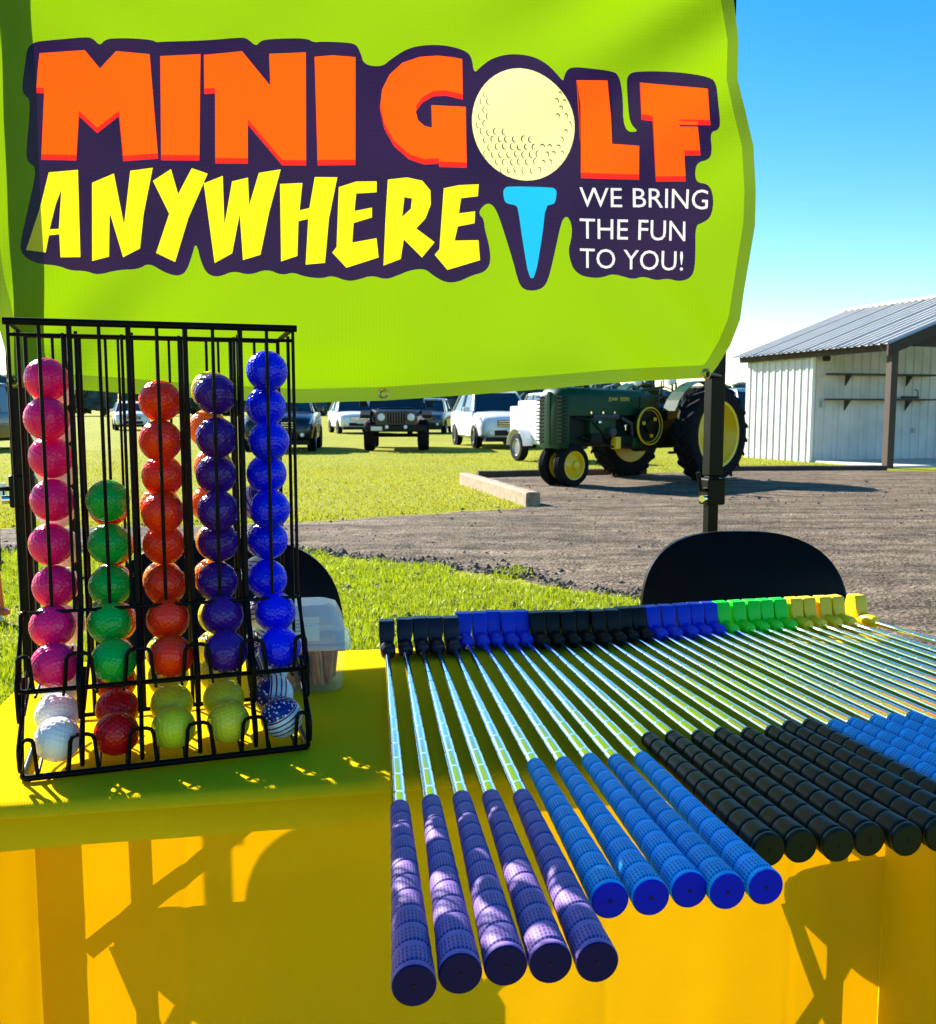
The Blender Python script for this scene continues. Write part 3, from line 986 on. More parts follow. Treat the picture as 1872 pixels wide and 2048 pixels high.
MB().tube([(1.95, .08, 1.40), (1.95, .08, 1.75)], .045, 10).build('air_intake', M_tdark, tr, True)
MB().tube([(1.22, -.02, 1.40), (1.22, -.02, 1.46)], .05, 10).build('tank_cap', M_tgreen, tr, True)
for s in (-1, 1):
    # mudguards over the rear tyres
    rg = []
    for a in np.linspace(.45, 2.5, 10):
        rg.append([(.80 * math.cos(a), s * .50, .735 + .80 * math.sin(a)), (.80 * math.cos(a), s * .74, .735 + .80 * math.sin(a)), (.81 * math.cos(a), s * .74, .735 + .81 * math.sin(a)), (.81 * math.cos(a), s * .50, .735 + .81 * math.sin(a))])
    MB().loft(rg).build('mudguard', M_tgreen, tr)
    MB().tube([(.25, s * .30, 1.0), (.30, s * .34, 1.52)], .016, 6).build('lamp_bracket', M_tgreen, tr)
    MB().lathe([(0, .03), (.06, .025), (.075, 0), (.05, -.07), (0, -.08)], 14, T(.33, s * .34, 1.55) @ RY90).build('work_lamp', M_lamp, tr, True)

# smaller fittings along the tractor's side
for nm, c_, sz, mt in (('toolbox', (.62, .26, 1.08), (.26, .10, .10), M_tdark), ('fuel_bowl', (1.30, .28, .84), (.06, .06, .10), M_chrome), ('starter_motor', (1.28, .24, .66), (.30, .12, .13), M_tdark),
                       ('generator', (1.95, .26, .70), (.22, .13, .13), M_tdark), ('step_plate', (-.05, .42, .52), (.42, .22, .03), M_tdark), ('battery_box', (.30, .30, 1.04), (.34, .18, .20), M_tdark),
                       ('drawbar', (-.55, 0, .42), (.9, .09, .04), M_tdark), ('oil_filter', (1.52, .30, .62), (.11, .11, .18), M_tyel), ('belt_guard', (1.05, .30, .62), (.22, .05, .16), M_tgreen)):
    MB().box(c_, sz).build(nm, mt, tr, bevel=.015)
for pts, r_ in (([(2.3, .22, 1.0), (2.0, .27, .94), (1.7, .27, .70), (1.4, .27, .66)], .014), ([(2.2, .24, .72), (1.6, .30, .56), (.9, .26, .55)], .016), ([(.7, .27, 1.2), (.45, .30, 1.3), (.1, .28, 1.25)], .012),
                ([(.15, .26, .95), (.05, .30, 1.25), (.0, .30, 1.34)], .011), ([(1.15, .25, 1.02), (1.02, .30, 1.08), (.98, .28, 1.3)], .013)):
    MB().tube(pts, r_, 7).build('hose', M_tdark, tr, True)
for x_ in (1.0, 1.25, 1.5, 1.75, 2.0):
    MB().lathe([(0, 0), (.02, 0), (.02, .015), (0, .015)], 6, T(x_, .237, 1.06) @ Matrix.Rotation(-math.pi / 2, 4, 'X')).build('bolt', M_chrome, tr)
for s in (-1, 1):
    MB().box((.02, s * .52, .66), (.34, .16, .46)).build('drive_housing', M_tdark, tr, bevel=.05)
# ------------------------------------------------------------------ canopy frame
M_blackmetal = pm('black_powder_coat', (.003, .003, .003), .35, var=.3, scale=20, spec=.12)
M_brass = pm('brass', (.55, .42, .22), .3, metal=.9)
PL = Vector((-.815, 1.715, 0)); PR = Vector((.551, 2.11, 0))
cz_rz = math.atan2(PR.y - PL.y, PR.x - PL.x)
canopy = thing('canopy_frame', 'black square-legged canopy frame holding up the green banner', 'canopy', PL, cz_rz)
CW = (PR - PL).length
for i, x in enumerate((0.0, CW)):
    cz_ = (.94, .905)[i]
    lg = MB().box((x, 0, 1.62), (.034, .034, 1.36)).build('leg', M_blackmetal, canopy, bevel=.003)
    MB().box((x - .002, 0, .47), (.025, .025, .94)).build('inner_leg', M_blackmetal, canopy, bevel=.002)
    MB().box((x, 0, .004), (.09, .09, .008)).build('foot_plate', M_blackmetal, canopy)
    cl = MB().box((x, 0, cz_), (.044, .044, .06)).build('slide_clamp', M_blackmetal, canopy, bevel=.004)
    MB().tube([(x - .022, -.01, cz_ + .005), (x - .040, -.02, cz_ + .005), (x - .048, -.02, cz_ + .045)], .005, 8).build('clamp_lever', M_blackmetal, cl, True)
    MB().tube([(x - .022, -.012, cz_ - .015), (x - .036, -.018, cz_ - .015)], .008, 10).build('clamp_pin', M_chrome, cl, True)
MB().box((CW / 2, 0, 2.315), (CW + .04, .025, .03)).build('top_rail', M_blackmetal, canopy)

# ------------------------------------------------------------------ banner: one sheet, the print cut into it
BP = Vector((-.80, 1.662, 0)); BE = Vector((.9776, .2105, 0)); BN = Vector((.2105, -.9776, 0))
def st(px, py):
    p = onplane(px, py, BP, BN)
    return ((p - BP).dot(BE), p.z)
def z1(pts): return [st(x / 2.30375, y / 2.30375) for x, y in pts]
def z2(pts): return [st(700 + x / 2.30375, y / 2.30375) for x, y in pts]
def bsurf(s, t):
    f = .010 * math.sin(2.6 * s + .9) * math.sin(1.9 * (t - .9))
    tr_ = math.exp(-(((s - 1.30) / .42) ** 2 + ((t - 1.92) / .32) ** 2))
    f += .013 * tr_ * math.sin(30 * (.55 * s - .84 * t) + .4)
    tl_ = math.exp(-(((s - .10) / .30) ** 2 + ((t - 1.95) / .30) ** 2))
    f += .009 * tl_ * math.sin(34 * (.6 * s + .8 * t))
    bl_ = math.exp(-((s / .30) ** 2 + ((t - 1.13) / .25) ** 2))
    f += .009 * bl_ * math.sin(36 * (.75 * s - .65 * t))
    br_ = math.exp(-(((s - 1.31) / .22) ** 2 + ((t - 1.16) / .25) ** 2))
    f += .006 * br_ * math.sin(38 * (.7 * s + .7 * t))
    f += .0034 * math.sin(11 * s + 4 * t) + .0012 * math.sin(23 * s - 9 * t)
    f += .010 * math.exp(-((t - 1.13) / .05) ** 2) * math.sin(7.5 * s + .6)
    return f
def b3(s, t):
    return BP + BE * s + Vector((0, 0, t)) + BN * bsurf(s, t)
def bnorm(s, t):
    e = .002
    a = b3(s + e, t) - b3(s - e, t); b = b3(s, t + e) - b3(s, t - e)
    return a.cross(b).normalized()

sil = [st(x, y) for x, y in [(-60, -110), (300, -125), (800, -125), (1250, -115), (1462, -105), (1468, -40), (1471, 0), (1478, 80), (1484, 150), (1497, 215), (1510, 290), (1517, 380), (1513, 450),
       (1501, 520), (1490, 580), (1479, 640), (1462, 690), (1441, 730), (1424, 752), (1406, 756), (1300, 761), (1200, 768), (1100, 777), (950, 789), (770, 801), (600, 806), (384, 796), (162, 780), (90, 776), (26, 776),
       (14, 715), (0, 655), (-22, 560), (-40, 430), (-52, 250), (-60, 60)]]
def inset(poly, d):
    n = len(poly); out = []
    A = sum(poly[i][0] * poly[(i + 1) % n][1] - poly[(i + 1) % n][0] * poly[i][1] for i in range(n))
    sg = 1 if A > 0 else -1
    for i in range(n):
        a, b, c = Vector(poly[i - 1]), Vector(poly[i]), Vector(poly[(i + 1) % n])
        n1 = Vector((-(b - a).y, (b - a).x)).normalized() * sg
        n2 = Vector((-(c - b).y, (c - b).x)).normalized() * sg
        m = (n1 + n2).normalized()
        out.append(tuple(b + m * d / max(.5, m.dot(n1))))
    return out
hem_in = inset(sil, .026)
backing = z1([(108, 420), (125, 300), (130, 240), (150, 210), (190, 195), (400, 180), (435, 190), (465, 222), (485, 200), (520, 190), (700, 195), (725, 208), (750, 203), (930, 190), (1110, 176), (1140, 183), (1180, 220),
    (1200, 195), (1240, 188), (1410, 185), (1445, 205), (1480, 200), (1600, 203), (1640, 212), (1660, 250), (1675, 305)]) + z2([(145, 315), (185, 280), (260, 230), (340, 212), (440, 212), (530, 235), (560, 265), (570, 340),
    (600, 310), (650, 270), (720, 248), (790, 246), (860, 258), (920, 290), (960, 330), (990, 368), (995, 340), (1010, 310), (1040, 298), (1130, 308), (1210, 322), (1240, 340), (1255, 420), (1265, 600), (1340, 603), (1300, 570), (1285, 520),
    (1272, 380), (1285, 340), (1320, 328), (1500, 335), (1670, 350), (1700, 375), (1712, 430), (1720, 560), (1705, 595), (1668, 603), (1672, 700), (1655, 735), (1600, 748), (1590, 800), (1600, 840), (1650, 845), (1675, 880), (1683, 940),
    (1670, 1000), (1630, 1025), (1600, 1035), (1598, 1150), (1590, 1250), (1565, 1285), (1520, 1295), (1470, 1280), (1420, 1290), (1360, 1270), (1310, 1285), (1260, 1270), (1210, 1260), (1160, 1280), (1090, 1275), (1050, 1255), (1025, 1220),
    (1010, 1150), (1025, 1100), (1030, 1040), (1010, 990), (985, 1005), (970, 1060), (950, 1150), (920, 1280), (895, 1325), (850, 1340), (800, 1335), (775, 1300), (750, 1200), (700, 1040), (670, 960), (640, 935), (610, 950), (590, 985), (615, 1010),
    (620, 1060), (640, 1130), (648, 1210), (620, 1255), (560, 1270), (500, 1300), (440, 1305), (380, 1270), (345, 1240), (280, 1245), (220, 1270), (165, 1290), (100, 1270)]) + z1([(1650, 1290), (1600, 1298), (1530, 1270), (1480, 1285),
    (1400, 1275), (1350, 1255), (1300, 1270), (1230, 1240), (1150, 1270), (1075, 1250), (1010, 1280), (960, 1270), (930, 1220), (905, 1115), (885, 1190), (860, 1260), (820, 1278), (760, 1260), (690, 1215), (640, 1245), (550, 1245), (450, 1270),
    (400, 1250), (330, 1250), (275, 1228), (180, 1220), (120, 1190), (95, 1150), (105, 1080), (160, 850), (170, 775), (130, 750), (125, 700), (150, 470), (120, 450)])
def chaikin(pts, it=1):
    for _ in range(it):
        out = []
        for i in range(len(pts)):
            a, b = pts[i], pts[(i + 1) % len(pts)]
            out += [(a[0] * .75 + b[0] * .25, a[1] * .75 + b[1] * .25), (a[0] * .25 + b[0] * .75, a[1] * .25 + b[1] * .75)]
        pts = out
    return pts
backing = chaikin(backing, 2)
sil = chaikin(sil[:-7], 0) + sil[-7:]
LET = {  # orange word
    'M': (z1, [(188, 255), (395, 240), (465, 325), (540, 248), (693, 262), (732, 738), (573, 752), (553, 545), (455, 625), (372, 548), (358, 748), (195, 742), (212, 443), (175, 440), (182, 330)]),
    'I': (z1, [(742, 270), (925, 255), (920, 745), (745, 745)]),
    'N': (z1, [(940, 258), (1115, 240), (1245, 400), (1240, 255), (1408, 250), (1410, 765), (1300, 765), (1142, 580), (1142, 758), (993, 758), (992, 437), (942, 440)]),
    'I2': (z1, [(1448, 270), (1530, 262), (1636, 270), (1636, 765), (1463, 765)]),
    'G': (z2, [(515, 275), (519, 460), (440, 445), (380, 450), (330, 480), (300, 520), (310, 560), (340, 585), (375, 592), (372, 490), (533, 492), (537, 775), (408, 772), (408, 757), (340, 762), (270, 740), (200, 680), (155, 600), (135, 510), (145, 420), (180, 350), (240, 295), (320, 268), (400, 262), (470, 268)]),
    'L': (z2, [(1050, 362), (1190, 367), (1215, 657), (1342, 665), (1338, 825), (1072, 815)]),
    'F': (z2, [(1333, 382), (1660, 400), (1673, 570), (1527, 568), (1530, 576), (1613, 576), (1618, 715), (1545, 715), (1548, 835), (1413, 835), (1400, 553), (1348, 548)])}
YEL = {
    'A': (z1, [(230, 800), (365, 790), (375, 1188), (285, 1190), (280, 1085), (232, 1090), (217, 1168), (125, 1155), (190, 960)], [(288, 880), (278, 1060), (235, 1062), (262, 950)]),
    'N': (z1, [(430, 850), (530, 808), (575, 1040), (605, 795), (707, 780), (665, 990), (648, 1148), (570, 1188), (510, 985), (505, 1185), (428, 1205)], None),
    'Y': (z1, [(708, 840), (790, 785), (823, 900), (885, 780), (958, 805), (870, 1010), (810, 1212), (722, 1170), (782, 990)], None),
    'W': (z1, [(940, 850), (1027, 815), (1035, 1040), (1070, 840), (1143, 822), (1148, 950), (1193, 800), (1293, 783), (1240, 980), (1200, 1175), (1120, 1200), (1105, 990), (1070, 1170), (990, 1215), (965, 1030)], None),
    'H': (z1, [(1290, 850), (1393, 845), (1380, 970), (1425, 960), (1450, 818), (1553, 820), (1515, 1010), (1497, 1212), (1408, 1220), (1420, 1010), (1375, 1020), (1370, 1180), (1295, 1205)], None),
    'E': (z1, [(1560, 865), (1640, 840), (1733, 840), (1733, 890), (1640, 895), (1632, 975), (1712, 960), (1712, 1005), (1628, 1030), (1622, 1120), (1733, 1100), (1743, 1188), (1595, 1235), (1530, 1165), (1550, 1140)], None),
    'R': (z2, [(172, 832), (260, 822), (330, 836), (368, 880), (370, 945), (345, 1010), (303, 1055), (388, 1118), (330, 1188), (246, 1105), (232, 1195), (153, 1225), (162, 1000)], [(248, 912), (283, 918), (278, 965), (238, 1002)]),
    'E2': (z2, [(430, 870), (500, 855), (592, 850), (588, 905), (510, 915), (500, 985), (575, 975), (572, 1030), (495, 1045), (480, 1110), (590, 1108), (597, 1200), (447, 1245), (388, 1175), (410, 1150)], None)}
ballp = z2([(800 + 237 * math.cos(a) + 14 * math.sin(a), 570 + 261 * math.sin(a)) for a in np.linspace(0, 2 * math.pi, 49)[:-1]])
teep = z2([(705, 885), (712, 866), (735, 858), (930, 860), (952, 866), (958, 885), (952, 925), (940, 938), (905, 945), (890, 1080), (855, 1280), (825, 1280), (798, 1120), (775, 960), (765, 945), (722, 938), (710, 922)])
teep = chaikin(teep, 1)
arcs = []
rr = random.Random(3)
for j in range(-8, 9):
    for i in range(-8, 9):
        a = i * .15 + (j % 2) * .075 + rr.uniform(-.02, .02); b = j * .135 + rr.uniform(-.015, .015)
        r_ = math.hypot(a, b)
        if r_ > .93 or not (b > .22 + .25 * a or abs(a) > .74 - .1 * (b < 0)) or b < -.62:
            continue
        sq = math.sqrt(max(.08, 1 - r_ * r_)) * .8 + .2
        q = .062
        rot = rr.uniform(-.5, .5) + (2.2 if a > .3 else 0)
        pts = []
        for k in range(7):
            th = math.radians(70 + 35 * k) + rot
            pts.append((q * math.cos(th), q * math.sin(th)))
        for k in range(6, -1, -1):
            th = math.radians(70 + 35 * k) + rot
            tt = .022 * math.sin(math.pi * k / 6) + .004
            pts.append(((q - tt) * math.cos(th), (q - tt) * math.sin(th)))
        arcs.append(z2([(800 + 237 * (a + x * sq), 570 + 261 * (b + y)) for x, y in pts]))
slog = []
for body, x0, x1_, y0, y1_ in (('WE BRING', 1065, 1655, 948, 856), ('THE FUN', 1065, 1550, 1096, 1002), ('TO YOU!', 1065, 1538, 1232, 1140)):
    lps, _, _ = text_loops(body, 1.0)
    xs = [p[0] for l in lps for p in l]; ys = [p[1] for l in lps for p in l]
    mnx, mxx, mny, mxy = min(xs), max(xs), min(ys), max(ys)
    P00 = Vector(z2([(x0, y0)])[0]); P10 = Vector(z2([(x1_, y0 + 14)])[0]); P01 = Vector(z2([(x0, y1_)])[0])
    slog.append([[tuple(P00 + (P10 - P00) * ((x - mnx) / (mxx - mnx)) + (P01 - P00) * ((y - mny) / (mxy - mny))) for x, y in l] for l in lps])

CV, CE = [], []
def add_loop(pts):
    k = len(CV)
    CV.extend(Vector(p) for p in pts)
    n = len(pts)
    CE.extend((k + i, k + (i + 1) % n) for i in range(n))
add_loop(sil); add_loop(hem_in); add_loop(backing); add_loop(ballp); add_loop(teep)
let_polys = {}
for k, (f, pts) in LET.items():
    full = f(pts); face = f([(x, y - 25) for x, y in pts])
    let_polys[k] = (full, face)
    add_loop(full); add_loop(face)
yel_polys = {}
for k, (f, pts, hole) in YEL.items():
    yel_polys[k] = (f(pts), f(hole) if hole else None)
    add_loop(yel_polys[k][0])
    if hole: add_loop(yel_polys[k][1])
for a in arcs: add_loop(a)
for line in slog:
    for l in line: add_loop(l)
smin, smax = min(p[0] for p in sil), max(p[0] for p in sil); tmin, tmax = min(p[1] for p in sil), max(p[1] for p in sil)
gx, gy = np.meshgrid(np.arange(smin, smax, .022), np.arange(tmin, tmax, .022))
ok = inside(gx, gy, sil)
for x, y in zip(gx[ok], gy[ok]): CV.append(Vector((float(x), float(y))))
ov, oe, of, _, _, _ = delaunay_2d_cdt(CV, CE, [], 0, 1e-6)
tri = [tuple(f) for f in of]
cx = np.array([sum(ov[i].x for i in f) / len(f) for f in tri]); cy = np.array([sum(ov[i].y for i in f) / len(f) for f in tri])
reg = np.full(len(tri), -1)
reg[inside(cx, cy, sil)] = 0
insil = reg == 0
hi = inside(cx, cy, hem_in)
reg[insil & ~hi] = 1
bk = inside(cx, cy, backing); reg[bk & insil] = 2
names = {0: 'sheet', 1: 'hem', 2: 'backing_print'}
nid = 3
groups = []
for k, (full, face) in let_polys.items():
    a = inside(cx, cy, full); b = inside(cx, cy, face)
    reg[a & b] = nid; reg[a & ~b] = nid + 1
    groups.append((nid, 'letter', 'o', None)); groups.append((nid + 1, 'letter_edge', 'r', nid)); nid += 2
for k, (pts, hole) in yel_polys.items():
    a = inside(cx, cy, pts)
    if hole: a &= ~inside(cx, cy, hole)
    reg[a] = nid; groups.append((nid, 'letter', 'y', None)); nid += 1
reg[inside(cx, cy, ballp)] = nid; ball_id = nid; groups.append((nid, 'golf_ball_print', 'b', None)); nid += 1
am = np.zeros(len(tri), bool)
for a in arcs: am |= inside(cx, cy, a)
reg[am] = nid; groups.append((nid, 'dimple_marks', 'k', ball_id)); nid += 1
reg[inside(cx, cy, teep)] = nid; groups.append((nid, 'tee_print', 'c', None)); nid += 1
for line in slog:
    spans = []                      # loops that overlap sideways belong to one letter
    for l in sorted(line, key=lambda q: min(p[0] for p in q)):
        a0, a1 = min(p[0] for p in l), max(p[0] for p in l)
        if spans and a0 < spans[-1][0] - .001:
            spans[-1][0] = max(spans[-1][0], a1); spans[-1][1].append(l)
        else:
            spans.append([a1, [l]])
    for _, ls in spans:
        a = np.zeros(len(tri), bool)
        for l in ls: a ^= inside(cx, cy, l)
        reg[a] = nid; groups.append((nid, 'slogan_letter', 'w', None)); nid += 1
V_green = sheet('vinyl_green', (.10, .20, .0), (.145, .255, .0), .62, .012, vscale=5)
V_hem = sheet('vinyl_green_doubled', (.08, .14, .0), (.080, .138, .0), .60, .03)
V_purple = sheet('vinyl_purple', (.007, .0015, .016), (.013, .0014, .026), .5, .035, var=.45, vscale=6)
V_orange = sheet('vinyl_orange', (.36, .036, .0), (.56, .052, .0), .70, .012)
V_redor = sheet('vinyl_red', (.45, .006, .0), (.5, .008, .0), .6, .03)
V_yellow = sheet('vinyl_yellow', (.46, .41, .0), (.52, .46, .0), .62, .03)
V_cream = sheet('vinyl_cream', (.44, .42, .20), (.50, .47, .19), .6, .03)
V_cyan = sheet('vinyl_cyan', (.005, .20, .36), (.005, .24, .42), .6, .03)
V_white = sheet('vinyl_white', (.52, .50, .50), (.45, .43, .42), .55, .03)
V_ink = sheet('vinyl_ink', (.010, .010, .014), (.01, .01, .012), .3, .05)
VM = {'o': V_orange, 'r': V_redor, 'y': V_yellow, 'b': V_cream, 'k': V_ink, 'c': V_cyan, 'w': V_white}
banner = thing('banner', 'lime green banner with orange MINI GOLF and yellow ANYWHERE lettering hung above table', 'banner', (0, 0, 0))
tri_np = np.array(tri, dtype=object)
P3 = [b3(v.x, v.y) for v in ov]; N3 = None
def region_obj(rid, name, mat, parent):
    fs = [tri[i] for i in np.nonzero(reg == rid)[0]]
    if not fs: return None
    used = sorted({i for f in fs for i in f}); mp = {u: k for k, u in enumerate(used)}
    me = bpy.data.meshes.new(name)
    vs = [P3[u] for u in used]
    ff = []
    for f in fs:
        a, b, c = P3[f[0]], P3[f[1]], P3[f[2]]
        g_ = [mp[i] for i in f]
        if (b - a).cross(c - a).dot(BN) < 0: g_.reverse()
        ff.append(g_)
    me.from_pydata([tuple(v) for v in vs], [], ff)
    me.update()
    o = place(name, me, mat, parent, 'all')
    ns = []
    for u in used:
        n_ = bnorm(ov[u].x, ov[u].y)
        if n_.dot(BN) < 0: n_ = -n_
        ns.append(tuple(n_))
    me.normals_split_custom_set_from_vertices(ns)
    return o
region_obj(0, 'sheet', V_green, banner); region_obj(1, 'hem', V_hem, banner); region_obj(2, 'backing_print', V_purple, banner)
made = {}
for rid, nm, mk, par in groups:
    made[rid] = region_obj(rid, nm, VM[mk], made[par] if par in made else banner)
M_hole = pm('eyelet_shadow', (.02, .02, .02), .9)
def eyelet(px, py, r=.011):
    s, t = st(px, py)
    c = b3(s, t) + BN * .002; n = bnorm(s, t)
    if n.dot(BN) < 0: n = -n
    Q = Matrix.Translation(c) @ n.to_track_quat('Z', 'Y').to_matrix().to_4x4()
    MB().lathe([(r * .55, -.004), (r * .55, .001), (r * .8, .003), (r, .001), (r, -.001)], 20, Q, close=True).build('eyelet', M_brass, banner, True)
    return c
eyelet(767, 787); gr1 = eyelet(1415, 747); gr2 = eyelet(27, 761, .010)
for a_, b_ in ((gr1, PR + Vector((0, -.02, gr1.z))), (gr2, PL + Vector((0, -.02, gr2.z)))):
    tie = MB().tube([a_ + BN * .006, a_ + BN * .012 + (b_ - a_) * .4, b_ + BN * .012, b_ + Vector((.02, .03, 0)), b_ + Vector((0, .05, -.004)), a_ - BN * .015 + (b_ - a_) * .5, a_ - BN * .006], .0035, 8).build('bungee_tie', M_blackmetal, banner, True)

# ------------------------------------------------------------------ folding chairs
M_chair = pm('black_plastic', (.003, .003, .003), .35, spec=.07, var=.2, scale=30, bump=.15, bscale=500, bdist=.0005)
def chair(label, loc, rz):
    t = thing('folding_chair', label, 'chair', loc, rz, 'folding chairs behind the table')
    # local: sitter faces -y; backrest at y=.2
    out = []
    for i in range(33):
        a = math.pi * i / 32
        ca, sa = math.cos(a), math.sin(a)
        out.append((.212 * math.copysign(abs(ca) ** .72, ca), .655 + .20 * sa ** .62))
    out += [(-.205, .60), (-.15, .585), (.15, .585), (.205, .60)]
    rings = []
    for dy, k in ((-.011, .97), (-.006, 1.0), (.006, 1.0), (.011, .97)):
        rings.append([(x * k, .19 + dy + .045 * (1 - (x / .212) ** 2) + (z - .6) * .16, .70 + (z - .70) * k) for x, z in out])
    MB().loft(rings).build('backrest', M_chair, t, True)
    so = []
    for i in range(28):
        a = 2 * math.pi * i / 28
        ca, sa = math.cos(a), math.sin(a)
        so.append((.205 * math.copysign(abs(ca) ** .45, ca), .01 + .16 * math.copysign(abs(sa) ** .45, sa)))
    MB().loft([[(x * k, y * k, z + .012 * (y + .15)) for x, y in so] for z, k in ((.425, .96), (.43, 1.0), (.448, 1.0), (.453, .97))]).build('seat', M_chair, t, True)
    for s in (-1, 1):
        MB().tube([(s * .185, .225, .69), (s * .195, .20, .60), (s * .21, .06, .44), (s * .215, -.16, .012)], .0115, 10).build('leg', M_blackmetal, t, True)
        MB().tube([(s * .19, -.10, .43), (s * .19, .06, .24), (s * .20, .26, .012)], .0115, 10).build('leg', M_blackmetal, t, True)
    MB().tube([(-.20, .235, .09), (.20, .235, .09)], .009, 8).build('crossbar', M_blackmetal, t, True)
    MB().tube([(-.213, -.14, .10), (.213, -.14, .10)], .009, 8).build('crossbar', M_blackmetal, t, True)
    return t
rt = math.radians(9.9)
chair('black folding chair behind the row of putter heads', (.567, 1.60, -.01), rt - .06)
chair('black folding chair behind the ball rack and plastic box', (-.388, 1.42, 0), rt + .04)

# ------------------------------------------------------------------ table and cloth
TC = Vector((.068, 1.126, 0)); TR = rt
table = thing('folding_table', 'short folding table under the yellow cloth', 'table', TC, TR)
M_tabletop = pm('table_plastic', (.85, .85, .83), .6)
M_tleg = pm('table_leg_grey', (.32, .31, .29), .45, metal=.4)
HX, HY = .615, .245
MB().box((0, 0, .7195), (2 * HX, 2 * HY, .033)).build('tabletop', M_tabletop, table, bevel=.008)
for s in (-1, 1):
    MB().tube([(s * .515, .205, .70), (s * .515, .212, .008)], .0125, 12).build('leg', M_tleg, table, True)
    MB().tube([(s * .585, -.19, .70), (s * .59, -.20, .008)], .0125, 12).build('leg', M_tleg, table, True)
    MB().tube([(s * .20, .222, .70), (s * .60, .222, .40)], .010, 10).build('leg_brace', M_tleg, table, True)
M_cloth = sheet('yellow_cloth', (.97, .68, .012), (.54, .245, .0), .36, .0, weave=2600, wstr=.25, var=.05, vscale=12)
cloth = thing('tablecloth', 'bright yellow cloth covering the table top and hanging at its far side', 'tablecloth', TC, TR)
prof = [(-HY - .006, .700), (-HY - .006, .705), (-HY - .006, .728)]
for i in range(6):
    a = math.pi - (math.pi / 2) * i / 5
    prof.append((-HY + .006 + .012 * math.cos(a), .728 + .012 * math.sin(a)))
ny_ = 22
for i in range(1, ny_):
    prof.append((-HY + .006 + (2 * HY - .012) * i / ny_, .740))
for i in range(6):
    a = math.pi / 2 - (math.pi / 2) * i / 5
    prof.append((HY - .006 + .012 * math.cos(a), .728 + .012 * math.sin(a)))
rings = []
NX = 300
for i in range(NX + 1):
    x = -HX - .004 + (2 * HX + .008) * i / NX
    ring = []
    for y, z in prof:
        dz = .0006 * math.sin(17 * x + 9 * y) + .0005 * math.sin(31 * x - 23 * y) if abs(y) < HY - .02 else 0
        for xc in (-.43, -.13, .17, .47):
            dz += .0011 * math.exp(-((x - xc - .004 * math.sin(9 * y)) / .005) ** 2) if abs(y) < HY - .01 else 0
        dz += .0009 * math.exp(-((y + .02) / .006) ** 2)
        dy = .0012 * math.sin(13 * x) + .0008 * math.sin(37 * x) if z < .715 and y < 0 else 0
        ring.append((x, y + dy, z + dz))
    rings.append(ring)
MB().loft(rings, closed=False).build('top_panel', M_cloth, cloth, 'all')
def drape(name, a, b, seed, tuck=0.0):
    """hanging panel from a to b (local xy), top z .73 to the ground, with soft folds"""
    a, b = Vector(a), Vector(b); L = (b - a).length; d = (b - a) / L; n = Vector((d.y, -d.x))
    rings = []
    NS = int(L / .005)
    for i in range(NS + 1):
        s = L * i / NS
        ring = []
        for j in range(61):
            w = j / 60; z = .728 - w * .706
            f = w * (.006 * math.sin(9 * s + seed) + .005 * math.sin(21 * s + 2 * seed) + .0018 * math.sin(50 * s + w * 6 + seed)) * math.sin(math.pi * s / L) ** .5
            f += .0016 * sum(math.exp(-((s - c_ - .003 * math.sin(7 * w)) / .006) ** 2) for c_ in (.19, .49, .79, 1.09)) + .0014 * math.exp(-((w - .45) / .012) ** 2)
            f += tuck * min(1, w / .16) * (1 if .0 < w else 0)
            p = a + d * s + n * f
            ring.append((p.x, p.y, z))
        rings.append(ring)
    return MB().loft(rings, closed=False).build(name, M_cloth, cloth, 'all')
drape('rear_drape', (-HX - .006, HY + .007), (HX + .006, HY + .007), 1.3, .085)
drape('side_drape', (-HX - .006, -HY), (-HX - .006, HY + .007), .4)
drape('side_drape', (HX + .006, HY + .007), (HX + .006, -HY), 2.2)
# ------------------------------------------------------------------ clear plastic box of pencils
def clear_mat(name, c, alpha, rough=.15):
    m, nt, out = nodes_of(name)
    p = nt.nodes.new('ShaderNodeBsdfPrincipled')
    p.inputs['Roughness'].default_value = rough
    col, nz, tc = varied(nt, c, .05, 10)
    nt.links.new(col, p.inputs['Base Color'])
    t = nt.nodes.new('ShaderNodeBsdfTransparent')
    t.inputs['Color'].default_value = (.93, .96, .96, 1)
    mx = nt.nodes.new('ShaderNodeMixShader')
    mx.inputs[0].default_value = alpha
    nt.links.new(t.outputs[0], mx.inputs[1]); nt.links.new(p.outputs[0], mx.inputs[2])
    nt.links.new(mx.outputs[0], out.inputs['Surface'])
    return m
M_clear = clear_mat('clear_plastic', (.80, .84, .84), .10)
M_milky = clear_mat('milky_lid', (.85, .88, .88), .50, .3)
TZ = TABLE_Z + .001
bc = onz(598, 1372, TABLE_Z)
box_rz = rt
pbox = thing('plastic_box', 'clear plastic box with milky lid standing behind the ball rack', 'box', (bc.x, bc.y, TZ), box_rz)
def rrect(hx, hy, r, n=5):
    pts = []
    for cx_, cy_, a0 in ((hx - r, hy - r, 0), (-hx + r, hy - r, 90), (-hx + r, -hy + r, 180), (hx - r, -hy + r, 270)):
        for i in range(n):
            a = math.radians(a0 + 90 * i / (n - 1)); pts.append((cx_ + r * math.cos(a), cy_ + r * math.sin(a)))
    return pts
def rl(m, secs):
    m.loft([[(x, y, z) for x, y in rrect(hx, hy, r)] for z, hx, hy, r in secs], caps=False)
    return m
m = MB(); rl(m, [(.002, .05, .038, .012), (.006, .054, .041, .013), (.058, .058, .045, .014)])
m.add([(x, y, .002) for x, y in rrect(.05, .038, .012)], [tuple(range(20))])
m.build('base_tray', M_clear, pbox, True)
